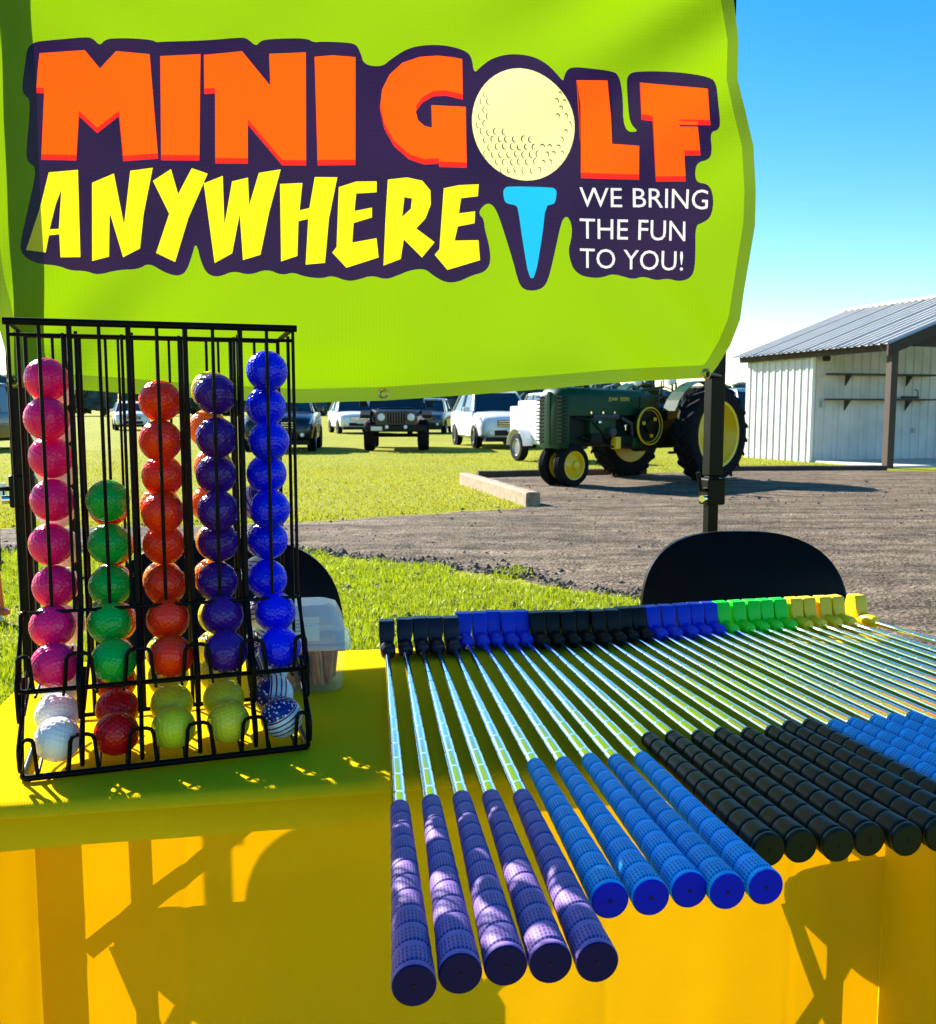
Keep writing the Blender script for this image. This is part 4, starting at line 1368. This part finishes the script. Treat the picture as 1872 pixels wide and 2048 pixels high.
m = MB(); rl(m, [(.056, .064, .051, .014), (.062, .064, .051, .014), (.064, .060, .047, .014), (.088, .055, .042, .016), (.103, .048, .034, .016), (.107, .038, .026, .014)])
m.add([(x, y, .107) for x, y in rrect(.038, .026, .014)], [tuple(range(20))])
m.build('lid', M_milky, pbox, True)
lb = MB().add([(-.036, -.0475, .068), (.026, -.0475, .068), (.026, -.0395, .096), (-.036, -.0395, .096)], [(0, 1, 2, 3)]).build('label_sticker', pm('paper_label', (.80, .77, .62), .8), pbox)
for k in range(6):
    MB().add([(-.032, -.0486 + k * .0012, .0712 + k * .0042), (.004, -.0486 + k * .0012, .0712 + k * .0042), (.004, -.0482 + k * .0012, .0724 + k * .0042), (-.032, -.0482 + k * .0012, .0724 + k * .0042)], [(0, 1, 2, 3)]).build('label_print', pm('print_grey', (.35, .33, .28), .8), lb)
pn = MB()
rp_ = random.Random(5)
for k in range(150):
    x, y = rp_.uniform(-.044, .044), rp_.uniform(-.033, .033)
    h = rp_.uniform(.035, .05); tx, ty = rp_.uniform(-.006, .006), rp_.uniform(-.006, .006)
    pn.tube([(x, y, .008), (x + tx, y + ty, .008 + h)], .0026, 5)
o = pn.build('golf_pencils', pm('pencil_wood', (.50, .17, .045), .6, var=.7, scale=90), None)
o.location = (bc.x, bc.y, TZ); o.rotation_euler = (0, 0, box_rz)
tag(o, 'brown pencils packed in the clear plastic box', 'pencils', kind='stuff')

# ------------------------------------------------------------------ wire ball rack
R0 = onz(45, 1568, TABLE_Z); R1 = onz(617, 1503, TABLE_Z)
RW = (R1 - R0).to_2d().length
rk_rz = math.atan2(R1.y - R0.y, R1.x - R0.x)
RM = Matrix.Translation(Vector((R0.x, R0.y, TABLE_Z + .001))) @ Matrix.Rotation(rk_rz, 4, 'Z')
rack = thing('ball_rack', 'black wire rack dispensing columns of coloured golf balls', 'rack', RM.translation, rk_rz)
PIT = RW / 5
FD = .055; BD = .180; TOPW = .428
M_wire = pm('black_wire', (.003, .003, .003), .35, var=.3, scale=40, spec=.08)
def wire(name, pts, r=.002, n=8):
    r *= .86
    # soften corners
    p = [Vector(q) for q in pts]
    out = [p[0]]
    for i in range(1, len(p) - 1):
        a, b, c = p[i - 1], p[i], p[i + 1]
        k = min(.006, (a - b).length * .4, (c - b).length * .4)
        u, v = (a - b).normalized(), (c - b).normalized()
        out += [b + u * k, b + (u + v) * k * .28, b + v * k]
    out.append(p[-1])
    return MB().tube(out, r, n).build(name, M_wire, rack, True)
wire('top_bar', [(-.004, FD, TOPW), (RW + .004, FD, TOPW)], .0042, 10)
wire('top_bar', [(0, FD + .004, TOPW - .012), (RW, FD + .004, TOPW - .012)], .0021)
wire('top_bar', [(0, BD, TOPW - .004), (RW, BD, TOPW - .004)], .003)
for u in (0, RW):
    wire('top_side_bar', [(u, FD, TOPW), (u, BD, TOPW - .004)], .003)
wire('cross_wire', [(0, FD + .004, .150), (0, FD - .006, .150), (RW, FD - .006, .150), (RW, FD + .004, .150)], .0022)
wire('cross_wire', [(0, BD, .16), (RW, BD, .16)], .002)
wire('upper_tray_bar', [(0, .02, .092), (0, 0, .086), (RW, 0, .086), (RW, .02, .092)], .0028)
wire('lower_tray_bar', [(0, BD, .004), (0, 0, .004), (RW, 0, .004), (RW, BD, .004)], .0038, 10)
wire('base_bar', [(0, BD, .004), (RW, BD, .004)], .003)
for k in range(6):
    u = k * PIT
    e = .0038 if 0 < k < 5 else .0025
    wire('divider_wire', [(u, FD, TOPW), (u, FD, .150), (u, -.010, .094), (u, -.004, .056), (u, .014, .088), (u, FD - .012, .150)], e * .8)
    wire('divider_wire', [(u, FD + .010, .088), (u, -.016, .036), (u, -.011, .012), (u, .006, .033), (u, FD - .012, .088)], .0024)
    wire('lane_wire', [(u + .002, .107, TOPW - .004), (u + .002, .107, .09), (u, .03, .055)], .0022)
    wire('rear_upright', [(u, BD, TOPW - .004), (u, BD, .004)], .0026)
    if 0 < k < 5:
        wire('lane_wire', [(u - .006, FD, TOPW - .01), (u - .006, FD, .150)], .0018)
    for w0, w1, d in ((.086, .119, .001), (.005, .040, .002)):
        a = max(0, u - .0112); b = min(RW, u + .0112)
        wire('stop_loop', [(a - (.002 if k else 0), d - .001, w0), (a + .001, d, w1), (b - .001, d, w1), (b + (.002 if k < 5 else 0), d - .001, w0)], .0023)
for k in range(5):
    u = (k + .5) * PIT
    wire('front_wire', [(u, FD, TOPW), (u, FD, .150)], .0021)
    wire('rear_wire', [(u, BD, TOPW - .004), (u, BD, .07)], .0019)
    wire('rear_wire', [(u + .013, BD, TOPW - .004), (u + .013, BD, .07)], .0017)
    for du in (-.012, .012):
        wire('ramp_wire', [(u + du, .116, .098), (u + du, .045, .083), (u + du, 0, .0805)], .0017)
        wire('ramp_wire', [(u + du, BD, .052), (u + du, .05, .014), (u + du, 0, .009)], .0017)

# golf balls: one dimpled mesh shared by all
BALL_R = .02135
def ball_mesh():
    import bmesh
    bm = bmesh.new()
    bmesh.ops.create_icosphere(bm, subdivisions=6, radius=1)
    v = np.array([q.co[:] for q in bm.verts]); f = [[q.index for q in w.verts] for w in bm.faces]
    bm.free()
    n = 292
    i = np.arange(n) + .5
    ph = np.arccos(1 - 2 * i / n); th = math.pi * (1 + 5 ** .5) * i
    c = np.stack([np.cos(th) * np.sin(ph), np.sin(th) * np.sin(ph), np.cos(ph)], -1)
    d = np.arccos(np.clip(np.concatenate([(q_ @ c.T).max(1) for q_ in np.array_split(v, 16)]), -1, 1))
    rad = .097
    dep = np.where(d < rad, (1 - (d / rad) ** 2) * .020, 0)
    P = v * (1 - dep)[:, None] * BALL_R
    me = bpy.data.meshes.new('golf_ball')
    me.from_pydata(P.tolist(), [], f)
    me.update()
    me.materials.append(None)
    me.polygons.foreach_set('use_smooth', [True] * len(me.polygons))
    return me
BALL = ball_mesh()
def bm_(name, c, sss=.0, r=.22):
    return pm(name, c, .20, var=.14, scale=55, spec=.32, sss=.12)
B_pink = bm_('ball_pink', (.95, .006, .16)); B_green = bm_('ball_green', (.0, .36, .04)); B_red = bm_('ball_scarlet', (1.0, .028, .002))
B_purple = bm_('ball_violet', (.045, .006, .22)); B_blue = bm_('ball_blue', (.0, .006, .85)); B_white = bm_('ball_white', (.80, .80, .80))
B_dred = bm_('ball_red', (.50, .003, .006)); B_lime = bm_('ball_lime', (.62, .68, .02)); B_yellow = bm_('ball_yellow', (.75, .68, .03)); B_orange = bm_('ball_orange', (.95, .26, .005))
def flag_mat():
    m, nt, out = nodes_of('ball_flag')
    p = nt.nodes.new('ShaderNodeBsdfPrincipled')
    p.inputs['Roughness'].default_value = .25
    tc = nt.nodes.new('ShaderNodeTexCoord')
    sp = nt.nodes.new('ShaderNodeSeparateXYZ')
    nt.links.new(tc.outputs['Object'], sp.inputs[0])
    # dashed stripes round the ball
    ml = nt.nodes.new('ShaderNodeMath'); ml.operation = 'MULTIPLY'; ml.inputs[1].default_value = 190
    nt.links.new(sp.outputs['X'], ml.inputs[0])
    fr = nt.nodes.new('ShaderNodeMath'); fr.operation = 'FRACT'; nt.links.new(ml.outputs[0], fr.inputs[0])
    gt = nt.nodes.new('ShaderNodeMath'); gt.operation = 'GREATER_THAN'; gt.inputs[1].default_value = .66; nt.links.new(fr.outputs[0], gt.inputs[0])
    hi_ = nt.nodes.new('ShaderNodeMath'); hi_.operation = 'LESS_THAN'; hi_.inputs[1].default_value = .011; nt.links.new(sp.outputs['X'], hi_.inputs[0])
    st_ = nt.nodes.new('ShaderNodeMath'); st_.operation = 'MULTIPLY'; nt.links.new(gt.outputs[0], st_.inputs[0]); nt.links.new(hi_.outputs[0], st_.inputs[1])
    a = nt.nodes.new('ShaderNodeMix'); a.data_type = 'RGBA'
    a.inputs[6].default_value = (.55, .72, .85, 1); a.inputs[7].default_value = (.16, .012, .04, 1)
    nt.links.new(st_.outputs[0], a.inputs[0])
    # star field cap
    vo = nt.nodes.new('ShaderNodeTexVoronoi'); vo.inputs['Scale'].default_value = 260; nt.links.new(tc.outputs['Object'], vo.inputs['Vector'])
    ls = nt.nodes.new('ShaderNodeMath'); ls.operation = 'LESS_THAN'; ls.inputs[1].default_value = .30; nt.links.new(vo.outputs['Distance'], ls.inputs[0])
    b = nt.nodes.new('ShaderNodeMix'); b.data_type = 'RGBA'
    b.inputs[6].default_value = (.010, .012, .20, 1); b.inputs[7].default_value = (.75, .78, .85, 1)
    nt.links.new(ls.outputs[0], b.inputs[0])
    cp = nt.nodes.new('ShaderNodeMath'); cp.operation = 'LESS_THAN'; cp.inputs[1].default_value = -.0075; nt.links.new(sp.outputs['X'], cp.inputs[0])
    c = nt.nodes.new('ShaderNodeMix'); c.data_type = 'RGBA'
    nt.links.new(cp.outputs[0], c.inputs[0]); nt.links.new(a.outputs[2], c.inputs[6]); nt.links.new(b.outputs[2], c.inputs[7])
    nt.links.new(c.outputs[2], p.inputs['Base Color'])
    nt.links.new(p.outputs[0], out.inputs['Surface'])
    return m
B_flag = flag_mat()
def ball(pos, mat, label, group, rot=None):
    o = bpy.data.objects.new('golf_ball', BALL)
    COL.objects.link(o)
    o.material_slots[0].link = 'OBJECT'
    o.material_slots[0].material = mat
    o.location = pos
    o.rotation_euler = rot or (random.uniform(0, 6), random.uniform(0, 6), random.uniform(0, 6))
    tag(o, label, 'golf ball', group)
    return o
RN = Vector((math.sin(rk_rz), -math.cos(rk_rz), 0))     # towards the camera
def on_lane(px, py, d):
    p = onplane(px, py, Vector((R0.x, R0.y, 0)) - RN * d, RN)
    return RM.inverted() @ p
ORD = ['top', 'second', 'third', 'fourth', 'fifth', 'sixth', 'seventh', 'eighth', 'ninth', 'tenth', 'eleventh']
front = [('pink', B_pink, [(93, 759), (93, 838), (102, 923), (102, 1003), (103, 1087), (109, 1174), (114, 1256), (118, 1347)]),
         ('green', B_green, [(214, 1004), (219, 1087), (220, 1174), (224, 1256), (234, 1339)]),
         ('scarlet', B_red, [(320, 802), (321, 884), (326, 962), (326, 1041), (329, 1120), (332, 1195), (336, 1260), (347, 1328)]),
         ('violet', B_purple, [(429, 789), (437, 876), (433, 957), (437, 1043), (439, 1125), (437, 1200), (441, 1263), (452, 1320)]),
         ('blue', B_blue, [(534, 747), (533, 825), (538, 900), (534, 978), (540, 1052), (537, 1128), (537, 1199), (543, 1256), (560, 1316)])]
D2 = 2 * BALL_R + .0004
for ch, (cn, mat, pts) in enumerate(front):
    prev = None
    n = len(pts)
    for j in range(n - 1, -1, -1):
        px, py = pts[j]
        if prev is None:
            d = .0225
            q = on_lane(px, py, d)
            q.z = .0822 + BALL_R
        else:
            q = on_lane(px, py, .0795 if (n - j) % 2 else .1)
            du, dw = q.x - prev.x, q.z - prev.z
            if dw < .030: q.z = prev.z + .030; dw = .030
            rem = D2 * D2 - du * du - dw * dw
            dd = math.sqrt(rem) if rem > 0 else 0
            base = .0795 if (n - j) % 2 else .1000
            if prev.y < .06:
                d = prev.y + max(dd, 0)
                d = max(d, .058)
            else:
                up, dn = prev.y + dd, prev.y - dd
                d = up if abs(up - base) < abs(dn - base) else dn
                d = min(max(d, .0790), .1010)
            q.y = d
            # keep clear of the ball below
            v_ = q - prev
            if v_.length < D2: q.z += D2 - v_.length + .0002
        q.x = min(max(q.x, ch * PIT + .0237), (ch + 1) * PIT - .0237)
        prev = q.copy()
        where = 'at the tray of' if j == n - 1 else 'in'
        lab = f'{cn} golf ball resting at the foot of its rack column' if j == n - 1 else f'{cn} golf ball, {ORD[j]} from the top in the front {cn} column' if j else f'{cn} golf ball on top of the front {cn} column'
        ball(RM @ q, mat, lab, f'{cn} golf balls')
rear = [('white', [B_white], 750, [(115, 1440), (118, 1512)]), ('dark red', [B_dred], 985, [(235, 1427), (235, 1497)]), ('lime', [B_orange, B_yellow, B_orange, B_yellow, B_lime, B_lime, B_lime, B_lime, B_lime], 1000, [(344, 1417), (349, 1484)]),
        ('yellow', [B_yellow, B_orange, B_orange, B_orange, B_orange, B_orange, B_yellow, B_yellow, B_yellow, B_yellow], 752, [(448, 1408), (461, 1474)]), ('star spangled', [B_flag], 1010, [(547, 1400), (568, 1464)])]
for ch, (cn, mats, topy, low) in enumerate(rear):
    u = (ch + .5) * PIT
    front_col = front[ch][0]
    # two balls on the bottom tray
    q1 = on_lane(*low[1], .0235); q1.z = .0092 + BALL_R
    q1.x = min(max(q1.x, ch * PIT + .0237), (ch + 1) * PIT - .0237)
    q2 = on_lane(*low[0], .062); q2.x = min(max(q2.x, ch * PIT + .0237), (ch + 1) * PIT - .0237)
    dz = min(.024, max(.012, q2.z - q1.z)); q2.z = q1.z + dz
    q2.y = q1.y + math.sqrt(max(1e-6, D2 ** 2 - dz ** 2 - (q2.x - q1.x) ** 2))
    r1 = (.15, .35, .9) if cn.startswith('star') else None
    ball(RM @ q1, mats[-1], f'{cn} golf ball at the front of the bottom tray', f'{cn} golf balls', (2.5, 1.1, .6) if r1 else None)
    ball(RM @ q2, mats[-1], f'{cn} golf ball second on the bottom tray', f'{cn} golf balls', (.3, .2, .35) if r1 else None)
    zt = on_lane(90 + 110 * ch, topy, .14).z
    zs = []
    z = q2.z + .018
    y = q2.y + math.sqrt(D2 ** 2 - .018 ** 2)
    q3 = Vector((u, y, z)); zs.append(q3)
    flip = 0
    while zs[-1].z < zt - .034:
        p = zs[-1]
        y = .1440 if flip else .1560
        dd = abs(y - p.y)
        zz = p.z + math.sqrt(max(1e-5, D2 ** 2 - min(dd, D2 * .95) ** 2)) + .0003
        zs.append(Vector((u + (.002 if flip else -.002), y, zz)))
        flip = 1 - flip
    n = len(zs)
    for j, q in enumerate(reversed(zs)):
        m_ = mats[min(j, len(mats) - 1)]
        nm = {B_white: 'white', B_dred: 'dark red', B_lime: 'lime', B_yellow: 'yellow', B_orange: 'orange', B_flag: 'star spangled'}[m_]
        pos = 'on top of' if j == 0 else f'{ORD[min(j, 10)]} from top in'
        ball(RM @ q, m_, f'{nm} golf ball {pos} the lane behind the {front_col} balls', f'{nm} golf balls')

# ------------------------------------------------------------------ putters
def grip_mat(name, c, rough=.55):
    m, nt, out = nodes_of(name)
    p = nt.nodes.new('ShaderNodeBsdfPrincipled')
    p.inputs['Specular IOR Level'].default_value = .22
    col, nz, tc = varied(nt, c, .12, 60)
    nt.links.new(col, p.inputs['Base Color'])
    oi = nt.nodes.new('ShaderNodeObjectInfo')          # each grip worn a little differently
    mr_ = nt.nodes.new('ShaderNodeMapRange'); mr_.inputs['To Min'].default_value = .82; mr_.inputs['To Max'].default_value = 1.12
    nt.links.new(oi.outputs['Random'], mr_.inputs['Value'])
    wr = nt.nodes.new('ShaderNodeVectorMath'); wr.operation = 'SCALE'
    nt.links.new(col, wr.inputs[0]); nt.links.new(mr_.outputs[0], wr.inputs['Scale'])
    col = wr.outputs[0]
    p.inputs['Roughness'].default_value = rough
    uv = nt.nodes.new('ShaderNodeUVMap')
    sp = nt.nodes.new('ShaderNodeSeparateXYZ')
    nt.links.new(uv.outputs[0], sp.inputs[0])
    def frac_gt(sock, mul, thr, off=0.0):
        a = nt.nodes.new('ShaderNodeMath'); a.operation = 'MULTIPLY_ADD'; a.inputs[1].default_value = mul; a.inputs[2].default_value = off
        nt.links.new(sock, a.inputs[0])
        f = nt.nodes.new('ShaderNodeMath'); f.operation = 'FRACT'; nt.links.new(a.outputs[0], f.inputs[0])
        g_ = nt.nodes.new('ShaderNodeMath'); g_.operation = 'GREATER_THAN'; g_.inputs[1].default_value = thr; nt.links.new(f.outputs[0], g_.inputs[0])
        return g_.outputs[0]
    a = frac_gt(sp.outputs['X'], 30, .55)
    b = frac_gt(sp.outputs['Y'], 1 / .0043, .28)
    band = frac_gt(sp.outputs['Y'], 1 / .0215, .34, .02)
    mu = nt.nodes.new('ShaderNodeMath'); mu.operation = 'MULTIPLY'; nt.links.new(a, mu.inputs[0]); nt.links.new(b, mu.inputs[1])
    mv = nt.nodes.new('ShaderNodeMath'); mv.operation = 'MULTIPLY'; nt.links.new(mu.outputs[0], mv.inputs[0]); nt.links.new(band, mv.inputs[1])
    bp = nt.nodes.new('ShaderNodeBump'); bp.inputs['Strength'].default_value = 1.0; bp.inputs['Distance'].default_value = .004; bp.invert = True
    nt.links.new(mv.outputs[0], bp.inputs['Height'])
    slit_shade = nt.nodes.new('ShaderNodeMix'); slit_shade.data_type = 'RGBA'; slit_shade.blend_type = 'MULTIPLY'   # shade inside the slits, painted as darker colour
    slit_shade.inputs[7].default_value = (.35, .35, .35, 1)
    nt.links.new(mv.outputs[0], slit_shade.inputs[0]); nt.links.new(col, slit_shade.inputs[6]); nt.links.new(slit_shade.outputs[2], p.inputs['Base Color'])
    nt.links.new(bp.outputs[0], p.inputs['Normal'])
    nt.links.new(p.outputs[0], out.inputs['Surface'])
    return m
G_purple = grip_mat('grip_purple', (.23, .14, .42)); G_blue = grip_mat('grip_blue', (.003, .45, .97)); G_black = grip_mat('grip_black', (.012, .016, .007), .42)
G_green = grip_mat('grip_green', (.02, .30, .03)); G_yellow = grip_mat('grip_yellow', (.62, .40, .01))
CAPS = {G_purple: pm('cap_purple_shaded', (.008, .004, .065), .5, spec=.15), G_blue: pm('cap_blue_shaded', (.001, .008, .55), .5, spec=.15)}  # end faces coloured darker than their grips: shade put into the colour
H_dark = pm('head_navy_rubber', (.007, .005, .018), .4, bump=.1, bscale=300, spec=.3); H_blue = pm('head_blue_rubber', (.004, .03, .50), .45, spec=.25); H_black = pm('head_black_rubber', (.004, .004, .004), .45, spec=.2)
H_green = pm('head_green_rubber', (.001, .70, .006), .45); H_yellow = pm('head_yellow_rubber', (.92, .58, .001), .45)
M_shaft = pm('chrome_shaft', (.95, .95, .95), .10, metal=1, var=.03, scale=30)
M_vent = pm('vent_hole_dark', (.004, .004, .004), .9)
GRIP_L = .245
def grip_mesh(L):
    n = 36
    prof = []      # (y, r)
    y0 = -L
    def base(s): return .0135 - (.0135 - .0082) * (s / GRIP_L) ** .85
    prof.append((y0 + .0000, .0126)); prof.append((y0 + .0012, .0136)); prof.append((y0 + .0042, .0136)); prof.append((y0 + .0048, .0131))
    s = .006
    while s < GRIP_L - .022:
        r = base(s)
        prof += [(y0 + s, r - .0010), (y0 + s + .0012, r - .0010), (y0 + s + .0020, r - .0001), (y0 + s + .0026, r + .0001), (y0 + s + .0045, r + .0001), (y0 + s + .0190, base(s + .0190)), (y0 + s + .0207, base(s + .0207)), (y0 + s + .0212, base(s + .0212) - .0003)]
        s += .0215
    prof += [(y0 + s, base(s) - .0006), (y0 + s + .003, base(s)), (y0 + GRIP_L - .006, base(GRIP_L - .006)), (y0 + GRIP_L - .001, base(GRIP_L) - .0006), (y0 + GRIP_L, .0066)]
    vs, fs, uvs = [], [], []
    for i, (y, r) in enumerate(prof):
        for k in range(n):
            a = 2 * math.pi * k / n
            # helical wrap: rings lean a little
            sh = .0016 * math.cos(a) if 3 < i < len(prof) - 4 else 0
            vs.append((r * math.cos(a), y + sh, .012 + r * math.sin(a)))
    for i in range(len(prof) - 1):
        for k in range(n):
            l = (k + 1) % n
            fs.append((i * n + k, (i + 1) * n + k, (i + 1) * n + l, i * n + l))
            u0, u1 = k / n, (k + 1) / n
            v0, v1 = prof[i][0] + L, prof[i + 1][0] + L
            uvs += [(u0, v0), (u0, v1), (u1, v1), (u1, v0)]
    me = bpy.data.meshes.new('grip')
    me.from_pydata(vs, [], fs)
    ul = me.uv_layers.new(name='UVMap')
    ul.data.foreach_set('uv', np.array(uvs, dtype=np.float32).ravel())
    me.update()
    me.polygons.foreach_set('use_smooth', [True] * len(me.polygons))
    return me
def putter_proto(name, L, hm, gm):
    t = thing(name, 'x', 'putter')
    # head: toe pointing up, hosel towards the shaft
    h = MB()
    prof = [(-.008, .000), (.026, .000), (.034, .008), (.023, .046), (.020, .049), (.004, .049), (.001, .046), (-.002, .030), (-.005, .022), (-.008, .016)]
    n = len(prof)
    rings = []
    for x, k in ((-.0112, .90), (-.0102, .98), (-.0085, 1.0), (.0085, 1.0), (.0102, .98), (.0112, .90)):
        rings.append([(x * (.70 + .30 * min(1, max(0, (z - .012) / .016))), .009 + (y - .009) * k, .0235 + (z - .0235) * (1 - (1 - k) * .4)) for y, z in prof])
    h.loft(rings)
    hd_ = h.build('head', hm, t, True)
    hs = MB(); hs.lathe([(.0105, -.004), (.0108, .012), (.0104, .022), (.0090, .0268), (.0062, .0286), (.0045, .0288)], 20, T(.001, -.004, .0125) @ Matrix.Rotation(math.pi / 2, 4, 'X'))
    hs.build('hosel', hm, hd_, True)
    # stepped steel shaft
    pf = []
    y = -.028; r = .0038; end = -(L - GRIP_L + .004)
    pf.append((r, y))
    first = True
    while y > end:
        ny = max(end, y - (.085 if first else .040)); first = False
        pf += [(r, y - .0018), (r, ny + .0030), (r, ny + .0013)]
        if ny > end: r += .00034
        pf += [(r, ny)]
        y = ny
    m = MB()
    vs, fs = [], []
    nn = 20
    m.lathe([(rr_, -yy) for rr_, yy in pf], nn, T(0, 0, .012) @ Matrix.Rotation(math.pi / 2, 4, 'X'))
    m.build('shaft', M_shaft, t, True)
    gme = grip_mesh(L)
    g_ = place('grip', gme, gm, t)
    MB().lathe([(.0001, .0), (.0124, .0), (.0132, -.0008), (.0132, -.002)], 28, T(0, -L - .0004, .012) @ Matrix.Rotation(math.pi / 2, 4, 'X')).build('end_cap', CAPS.get(gm, gm), g_, True)
    MB().lathe([(.0001, .0006), (.0013, .0006), (.0013, -.001)], 12, T(0, -L - .0004, .012) @ Matrix.Rotation(math.pi / 2, 4, 'X')).build('vent_hole', M_vent, g_)
    return t
heads_px = [773.6, 808, 842, 871, 902, 931, 963.5, 993, 1022, 1050, 1079, 1108, 1137, 1166, 1195, 1224, 1253, 1282, 1311, 1339, 1372, 1397, 1425, 1452, 1483, 1511, 1538.5, 1566, 1597, 1624.5, 1655, 1683, 1726]
butts_px = [(828, 1976), (920, 1952), (1012, 1936), (1102, 1931), (1195, 1929), (1220, 1806), (1302, 1800), (1379, 1785), (1455, 1788), (1532, 1779), (1539, 1706), (1603, 1699), (1678, 1697), (1740, 1686), (1816, 1686), (1882, 1677)]
head_y = lambda x: float(np.interp(x, [773, 931, 1050, 1311, 1425, 1566, 1726], [1293, 1286, 1281, 1266, 1258, 1249, 1240]))
kinds = [('purple_gripped', 5, .778, H_dark, G_purple, 'purple gripped putter with dark head'), ('blue', 5, .735, H_blue, G_blue, 'blue gripped putter with blue head'), ('black', 8, .672, H_black, G_black, 'black gripped putter with black head'),
         ('blue2', 5, .68, H_blue, G_blue, 'blue headed putter between the black and green ones'), ('green', 5, .77, H_green, G_green, 'green headed putter'), ('yellow', 5, .74, H_yellow, G_yellow, 'yellow headed putter')]
nth = ['first', 'second', 'third', 'fourth', 'fifth', 'sixth', 'seventh', 'eighth']
idx = 0
for kn, cnt, L, hm, gm, lab in kinds:
    proto = putter_proto('putter', L, hm, gm)
    for j in range(cnt):
        o = proto if j == 0 else copy_tree(proto)
        hp = onz(heads_px[idx], head_y(heads_px[idx]), TABLE_Z + .012)
        if idx < len(butts_px):
            bp_ = onz(*butts_px[idx], TABLE_Z + .006)
            d = (bp_ - hp); d.z = 0; d.normalize()
            pos = bp_ - d * L
        else:
            ang_ = math.radians(np.interp(idx, [15, 22, 27, 28, 31, 32], [14.2, 15.0, 15.6, 15.9, 17.3, 18.7]))
            d = Vector((math.sin(ang_), -math.cos(ang_), 0)); pos = hp - d * .006
        o.location = (pos.x, pos.y, TABLE_Z + .0012)
        o.rotation_euler = (.0075, random.uniform(-.035, .035), math.atan2(d.x, -d.y))
        o['label'] = f'{nth[j]} {lab} counting from the ball rack side'
        o['group'] = 'putters laid out side by side on the table'
        idx += 1

# ------------------------------------------------------------------ first hole of the course, left of the table
M_turf = pm('putting_turf', (.01, .16, .03), .95, var=.3, scale=60, bump=.6, bscale=600, bdist=.002)
hp = Vector((-2.80, 3.62, 0))
mat_ = thing('putting_mat', 'green putting mat with white board edge on the lawn', 'putting mat', hp, .05)
MB().box((0, 0, .03), (.78, 2.2, .03)).build('turf', M_turf, mat_, bevel=.006)
for s in (-1, 1):
    MB().box((s * .415, 0, .045), (.05, 2.3, .09)).build('edge_board', M_wht, mat_, bevel=.005)
MB().box((0, 1.125, .07), (.88, .05, .14)).build('edge_board', M_wht, mat_, bevel=.005)
fl = thing('flagstick', 'orange flagstick standing in the putting mat', 'flagstick', onz(6, 1228, .05), 0)
MB().tube([(0, 0, 0), (-.035, .0, .55)], [.011, .009], 8).build('stick', pm('orange_fibreglass', (.80, .10, .01), .4), fl, True)
MB().lathe([(0, 0), (.035, 0), (.035, .02), (.012, .03), (0, .03)], 16).build('base', pm('orange_fibreglass', (.80, .10, .01), .4), fl, True)
sp_ = ony(-8, 985, 6.3)
sg = thing('number_sign', 'small white sign with a dark figure on a thin stake', 'sign', (sp_.x, sp_.y, 0), 0)
MB().box((0, 0, sp_.z), (.14, .012, .13)).build('card', M_wht, sg, bevel=.002)
text_part('figure', '1', .13, M_black, sg, T(.022, -.0075, sp_.z - .045) @ RX90)
MB().tube([(0, .012, 0), (0, .012, sp_.z + .03)], .006, 6).build('stake', M_blackmetal, sg)
